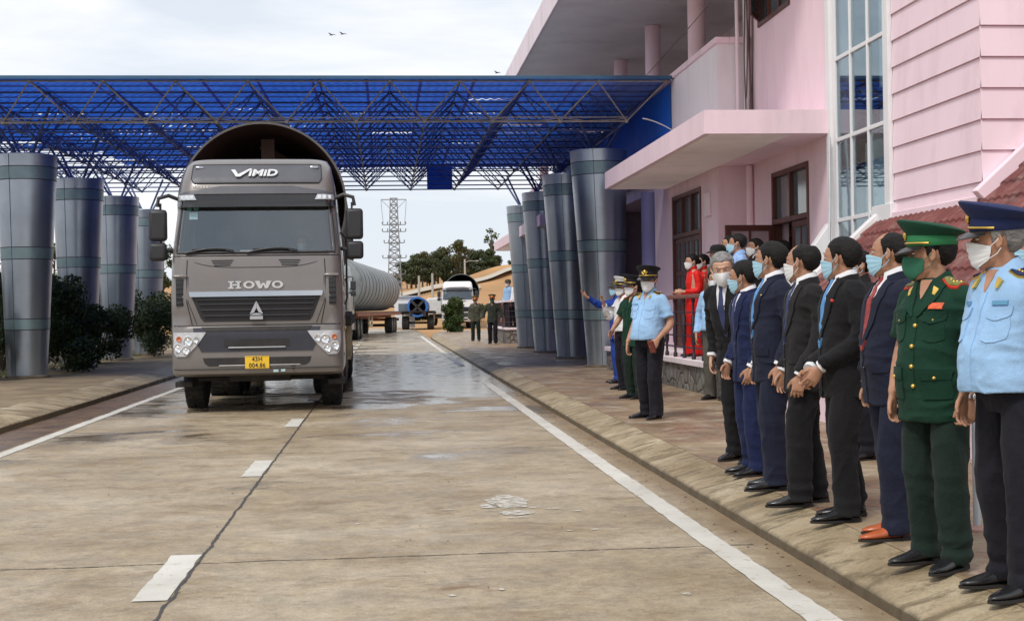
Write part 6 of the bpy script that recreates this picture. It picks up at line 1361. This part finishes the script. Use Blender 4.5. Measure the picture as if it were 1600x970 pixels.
person((2.64, 5.47, GZ), R(194), 1.60, 'officer in sky blue short sleeves and navy peaked cap, nearest of the row', ROW, 0, .05, (-40, -2, 0), top='shirt_short', topm=M_sky, bot=M_dktr, lean=(5, 0), cap=capN, feet=((.06, .13, 6), (-.03, -.13, -8)), hairm=M_hairg,
       arms={'R': dict(e=(-.03, .235, 1.09), w=(.10, .20, .88), d=(.2, -.05, -1)), 'L': dict(e=(-.05, .24, 1.09), w=(.03, .25, .86))}, extras=(tabs(M_gold), boards(M_capb, M_gold, M_gold), ribbon(.10, 1.285, .038, .009, M_tagb, 'name_tag'), ribbon(-.10, 1.285, .030, .008, M_tagb, 'name_tag')), skin=M_skin)
person((2.555, 6.06, GZ), R(206), 1.56, 'officer in dark green uniform with gold buttons, green peaked cap and green mask', ROW, 0, .03, (-48, 2, 0), top='uniform', topm=M_green, bot=M_greent, mask='green', cap=capG, hands=(48, 40), feet=((.03, .115, 10), (-.01, -.11, -12)),
       arms={'L': dict(e=(-.04, .255, 1.09), w=(.05, .25, .86), d=(.12, -.05, -1)), 'R': dict(e=(-.02, .23, 1.08), w=(.08, .21, .86))}, extras=(lapels(M_green), buttons((1.20, 1.10, 1.0, .905), M_gold, .008), boards(mat('gold_green_board', (.20, .20, .05), .5, var=.3, vs=60), M_gold), tabs(M_gold), ribbon(.105, 1.295, .034, .014, M_orange), lowpockets(M_green, M_gold), watch(1)))
person((2.67, 6.88, GZ), R(183), 1.60, 'balding man in navy suit with red tie and tan leather shoes', ROW, 0, .03, (-36, 0, 0), topm=M_navy, tie=M_tier, hair='thin', mask='blue', shoes=M_tan, hands=(62, 40), feet=((.06, .10, 4), (-.05, -.10, -4)),
       arms={'L': dict(e=(-.045, .246, 1.09), w=(.035, .25, .855), d=(.12, -.02, -1))})
person((2.62, 7.50, GZ), R(180), 1.60, 'man in black suit with small red pin and hands held before him', ROW, 0, .01, (-42, 2, 0), topm=M_black, tie=M_tieb, mask='blue', hands=(35, 35), feet=((.06, .11, 5), (-.05, -.10, -5)),
       arms={'L': dict(e=(-.02, .225, 1.08), w=(.17, .10, .92), d=(.55, -.25, -.85), s=(.8, -.1, .55)), 'R': dict(e=(-.02, .225, 1.08), w=(.19, .06, .90), d=(.5, -.35, -.8), s=(.8, -.2, .5))}, extras=(pin(.105, 1.30, M_redp),))
person((2.58, 8.10, GZ), R(175), 1.60, 'man in charcoal suit with white mask, left of the red pin suit', ROW, 0, .0, (-44, 1, 0), topm=M_char, bot=M_black, tie=M_tien, mask='white', hair='thin', hands=(30, 30), feet=((.09, .10, 5), (-.06, -.10, -5)),
       arms={'L': dict(e=(-.03, .238, 1.08), w=(.08, .225, .85), d=(.2, -.05, -1), s=(1, -.3, .2)), 'R': dict(e=(-.03, .215, 1.08), w=(.10, .20, .86))}, twist=6)
person((2.60, 8.86, GZ), R(181), 1.645, 'man in navy suit with pale blue tie and white cuff', ROW, 0, .01, (-40, 0, 0), topm=M_navy, tie=M_tieb, mask='blue', hands=(35, 35), feet=((.05, .11, 6), (-.04, -.10, -5)), extras=(pin(.095, 1.31, M_gold, .008),),
       arms={'L': dict(e=(-.06, .242, 1.08), w=(.03, .246, .86), d=(.12, 0, -1))})
person((2.66, 9.62, GZ), R(188), 1.55, 'short man in brighter navy suit half hidden behind the man with pale blue tie', ROW, 0, .0, (-40, 4, 0), topm=M_navyb, tie=M_tien, mask='blue', lean=(5, 2),
       arms={'L': dict(e=(-.03, .225, 1.06), w=(.08, .19, .86), d=(.2, -.1, -.9)), 'R': dict(e=(.0, .21, 1.08), w=(.12, .18, .88), d=(.3, -.2, -.8))})
person((2.80, 10.45, GZ), R(222), 1.67, 'grey haired man in black suit and white mask leaning out to look at us', ROW, 0, .02, (28, 4, -6), topm=M_black, tie=M_tien, mask='n95', hairm=M_hairg, lean=(17, -4), skin=M_skinl, feet=((.05, .12, 6), (-.05, -.10, -5)), extras=(pin(.10, 1.30, M_gold, .013),))
person((4.34, 17.4, GZ), R(232), 1.70, 'man in light blue shirt and grey green trousers behind the grey haired man', None, 1, .03, (15, 0, 0), top='shirt_long', topm=M_skyp if False else M_sky, bot=M_grey, mask='white', lean=(5, 2), arms={'R': dict(e=(-.02, .24, 1.08), w=(.08, .24, .86))})
person((2.92, 14.72, GZ), R(222), 1.64, 'officer in light blue short sleeves with black cap, alone on the pavement', None, 0, .045, (16, 4, 0), top='shirt_short', topm=M_sky, bot=M_dktr, mask='white', cap=capK, feet=((.05, .10, 10), (-.02, -.10, -25)), skin=M_skin,
       arms={'L': dict(e=(-.06, .245, 1.08), w=(.12, .21, .905), d=(.45, -.2, -.75), s=(.7, -.5, .3)), 'R': dict(e=(-.05, .24, 1.07), w=(.08, .25, .86))}, hands=(55, 35), extras=(boards(M_capk, M_gold, M_gold), tabs(M_gold), ribbon(-.10, 1.285, .035, .008, M_tagb, 'name_tag'), held(1, mat('brown_phone_case', (.16, .03, .02), .4))))
person((3.36, 18.0, GZ), R(215), 1.62, 'man in dark green uniform with red shoulder badge just behind the light blue officer', None, 1, .0, (-20, 0, 0), top='uniform', topm=M_green, bot=M_greent, mask='white', cap=capK, arms={'R': dict(e=(.04, .26, 1.10), w=(.20, .24, .95), d=(.6, -.2, -.6))}, extras=(boards(M_orange, M_gold), lapels(M_green)))
person((3.58, 20.0, GZ), R(205), 1.64, 'man in white shirt raising a hand to his mask behind the pointing worker', None, 1, .0, (-10, 0, 0), top='shirt_long', topm=M_shirt, bot=M_dktr, mask='white', cap=('peak', mat('white_cap_cloth', (.7, .7, .7), .8), M_capk, M_lea, M_gold, M_gold, .98), arms={'R': dict(e=(.10, .26, 1.10), w=(.26, .16, 1.30), d=(.3, -.1, 1), s=(.2, -1, .2))})
person((3.80, 21.8, GZ), R(190), 1.65, 'worker in bright blue overalls and dark cap pointing toward the truck with raised arm', None, 1, .0, (-12, -4, 0), top='jacket', topm=M_wblue, bot=M_wblue, shirt=M_wblue, mask='blue', cap=('soft', M_camo, .05), arms={'L': dict(e=(.0, .235, 1.08), w=(.09, .20, .88)), 'R': dict(e=(.24, .21, 1.30), w=(.47, .16, 1.42), d=(.75, 0, .6), s=(0, .6, .5))}, hands=(30, 8))
W_ = dict(top='dress', topm=M_red, bot=M_red, hair='long', mask='white', skin=M_skinl, shoes=M_lea)
person((4.76, 20.5, .615), R(192), 1.57, 'woman in long red dress in front, resting her hand on the terrace handrail', 'women in red on the terrace', 1, -.02, (-6, 4, 0), arms={'L': dict(e=(-.01, .165, 1.09), w=(.20, .10, 1.06), d=(.8, -.3, .1), s=(.2, -.6, .6)), 'R': dict(e=(-.01, .165, 1.09), w=(.2, .10, 1.02), d=(.8, -.4, 0))}, shw=.85, **W_)
person((5.02, 20.9, .615), R(200), 1.58, 'second woman in long red dress, behind the shoulder of the first one', 'women in red on the terrace', 1, -.02, (-12, 2, 0), arms={'L': dict(e=(-.02, .158, 1.08), w=(.12, .10, .95), d=(.5, -.4, -.4))}, shw=.85, **W_)
TERM = 'men watching from the terrace'
person((4.52, 16.9, .615), R(172), 1.68, 'man in pale blue shirt with blue mask standing on the terrace by the open door', TERM, 1, .0, (-15, 0, 0), top='shirt_long', topm=M_skyp, bot=M_dktr, mask='blue')
person((4.72, 18.05, .615), R(180), 1.72, 'dark haired man with blue mask just behind the man in pale blue shirt', TERM, 1, .0, (-8, 0, 0), top='jacket', topm=M_navy, mask='blue')
person((4.40, 17.45, .615), R(205), 1.56, 'man in camouflage jacket and black bush hat on the terrace', TERM, 1, .02, (-18, 0, 0), top='jacket', topm=M_camo, shirt=M_camo, bot=M_camo, mask=None, cap=('soft', M_capk, .055, True))
person((5.20, 18.5, .615), R(190), 1.70, 'dark haired man on the terrace seen only above the pale blue tie man', TERM, 1, .0, (-5, 0, 0), top='jacket', topm=M_char, mask='white')
person((5.66, 18.75, .615), R(180), 1.68, 'woman with tied hair and white mask standing in the open brown doorway', None, 1, -.02, (0, 0, 0), top='shirt_long', topm=M_shirt, bot=M_dktr, hair='long', mask='white', skin=M_skinl, shw=.88)
person((3.76, 10.4, GZ), R(195), 1.645, 'man in dark jacket half hidden between the balding man and the red pin suit', None, 0, .0, (-15, 0, 0), top='jacket', topm=M_char, bot=M_dktr, mask='blue', shirt=M_char)
person((3.88, 7.72, GZ), R(190), 1.66, 'man in dark clothes mostly hidden behind the sky blue officer at the right edge', None, 1, .0, (-25, 0, 0), top='jacket', topm=M_char, bot=M_dktr, mask='blue', shirt=M_char)
GRD = 'far guards in dark uniform'
person((3.61, 54, .15), R(262), 1.74, 'left one of the two far guards in dark uniform, partly behind the other', GRD, 2, .0, (0, 0, 0), top='uniform', topm=M_camo, bot=M_greent, mask=None, cap=('peak', mat('khaki_cap', (.16, .13, .05), .8), M_redp, M_lea, M_gold, M_gold, 1.), sleeve='long', feet=FW)
person((3.90, 49, .15), R(258), 1.74, 'right one of the two far guards in dark uniform, walking nearer to us', GRD, 2, .0, (0, 0, 0), top='uniform', topm=mat('dark_olive_uniform', (.018, .026, .016), .85), bot=M_dktr, mask='green', cap=('peak', mat('khaki_cap', (.16, .13, .05), .8), M_redp, M_lea, M_gold, M_gold, 1.), sleeve='long', feet=((.10, .11, 10), (-.08, -.11, -10)), arms={'L': dict(e=(-.03, .30, 1.10), w=(.06, .32, .88)), 'R': dict(e=(-.03, .29, 1.10), w=(.06, .31, .88))})
person((4.76, 48.9, .73), R(215), 1.76, 'man in pale shirt and white mask behind the far railing, nearer to the pillars', 'men on the far terrace', 2, .0, (10, 0, 0), top='shirt_long', topm=M_shirt, bot=M_dktr, mask='white')
person((4.58, 50, .73), R(220), 1.76, 'man in pale shirt and green tie strap with khaki cap behind the far railing', 'men on the far terrace', 2, .0, (5, 0, 0), top='shirt_long', topm=M_sky, bot=M_dktr, mask='white', cap=('soft', M_camo, .05))

person(Tp(.58, 1.42, .88), R(-90) + TRZ, 1.66, 'driver in pale shirt behind the big grey truck windscreen', None, 2, .0, (0, 0, 0), top='shirt_long', topm=M_sky, bot=M_dktr, mask='white', sit=True, arms={'L': dict(e=(.12, .24, 1.12), w=(.36, .18, 1.22), d=(.9, -.2, .1)), 'R': dict(e=(.12, .24, 1.12), w=(.36, .18, 1.22), d=(.9, -.2, .1))})
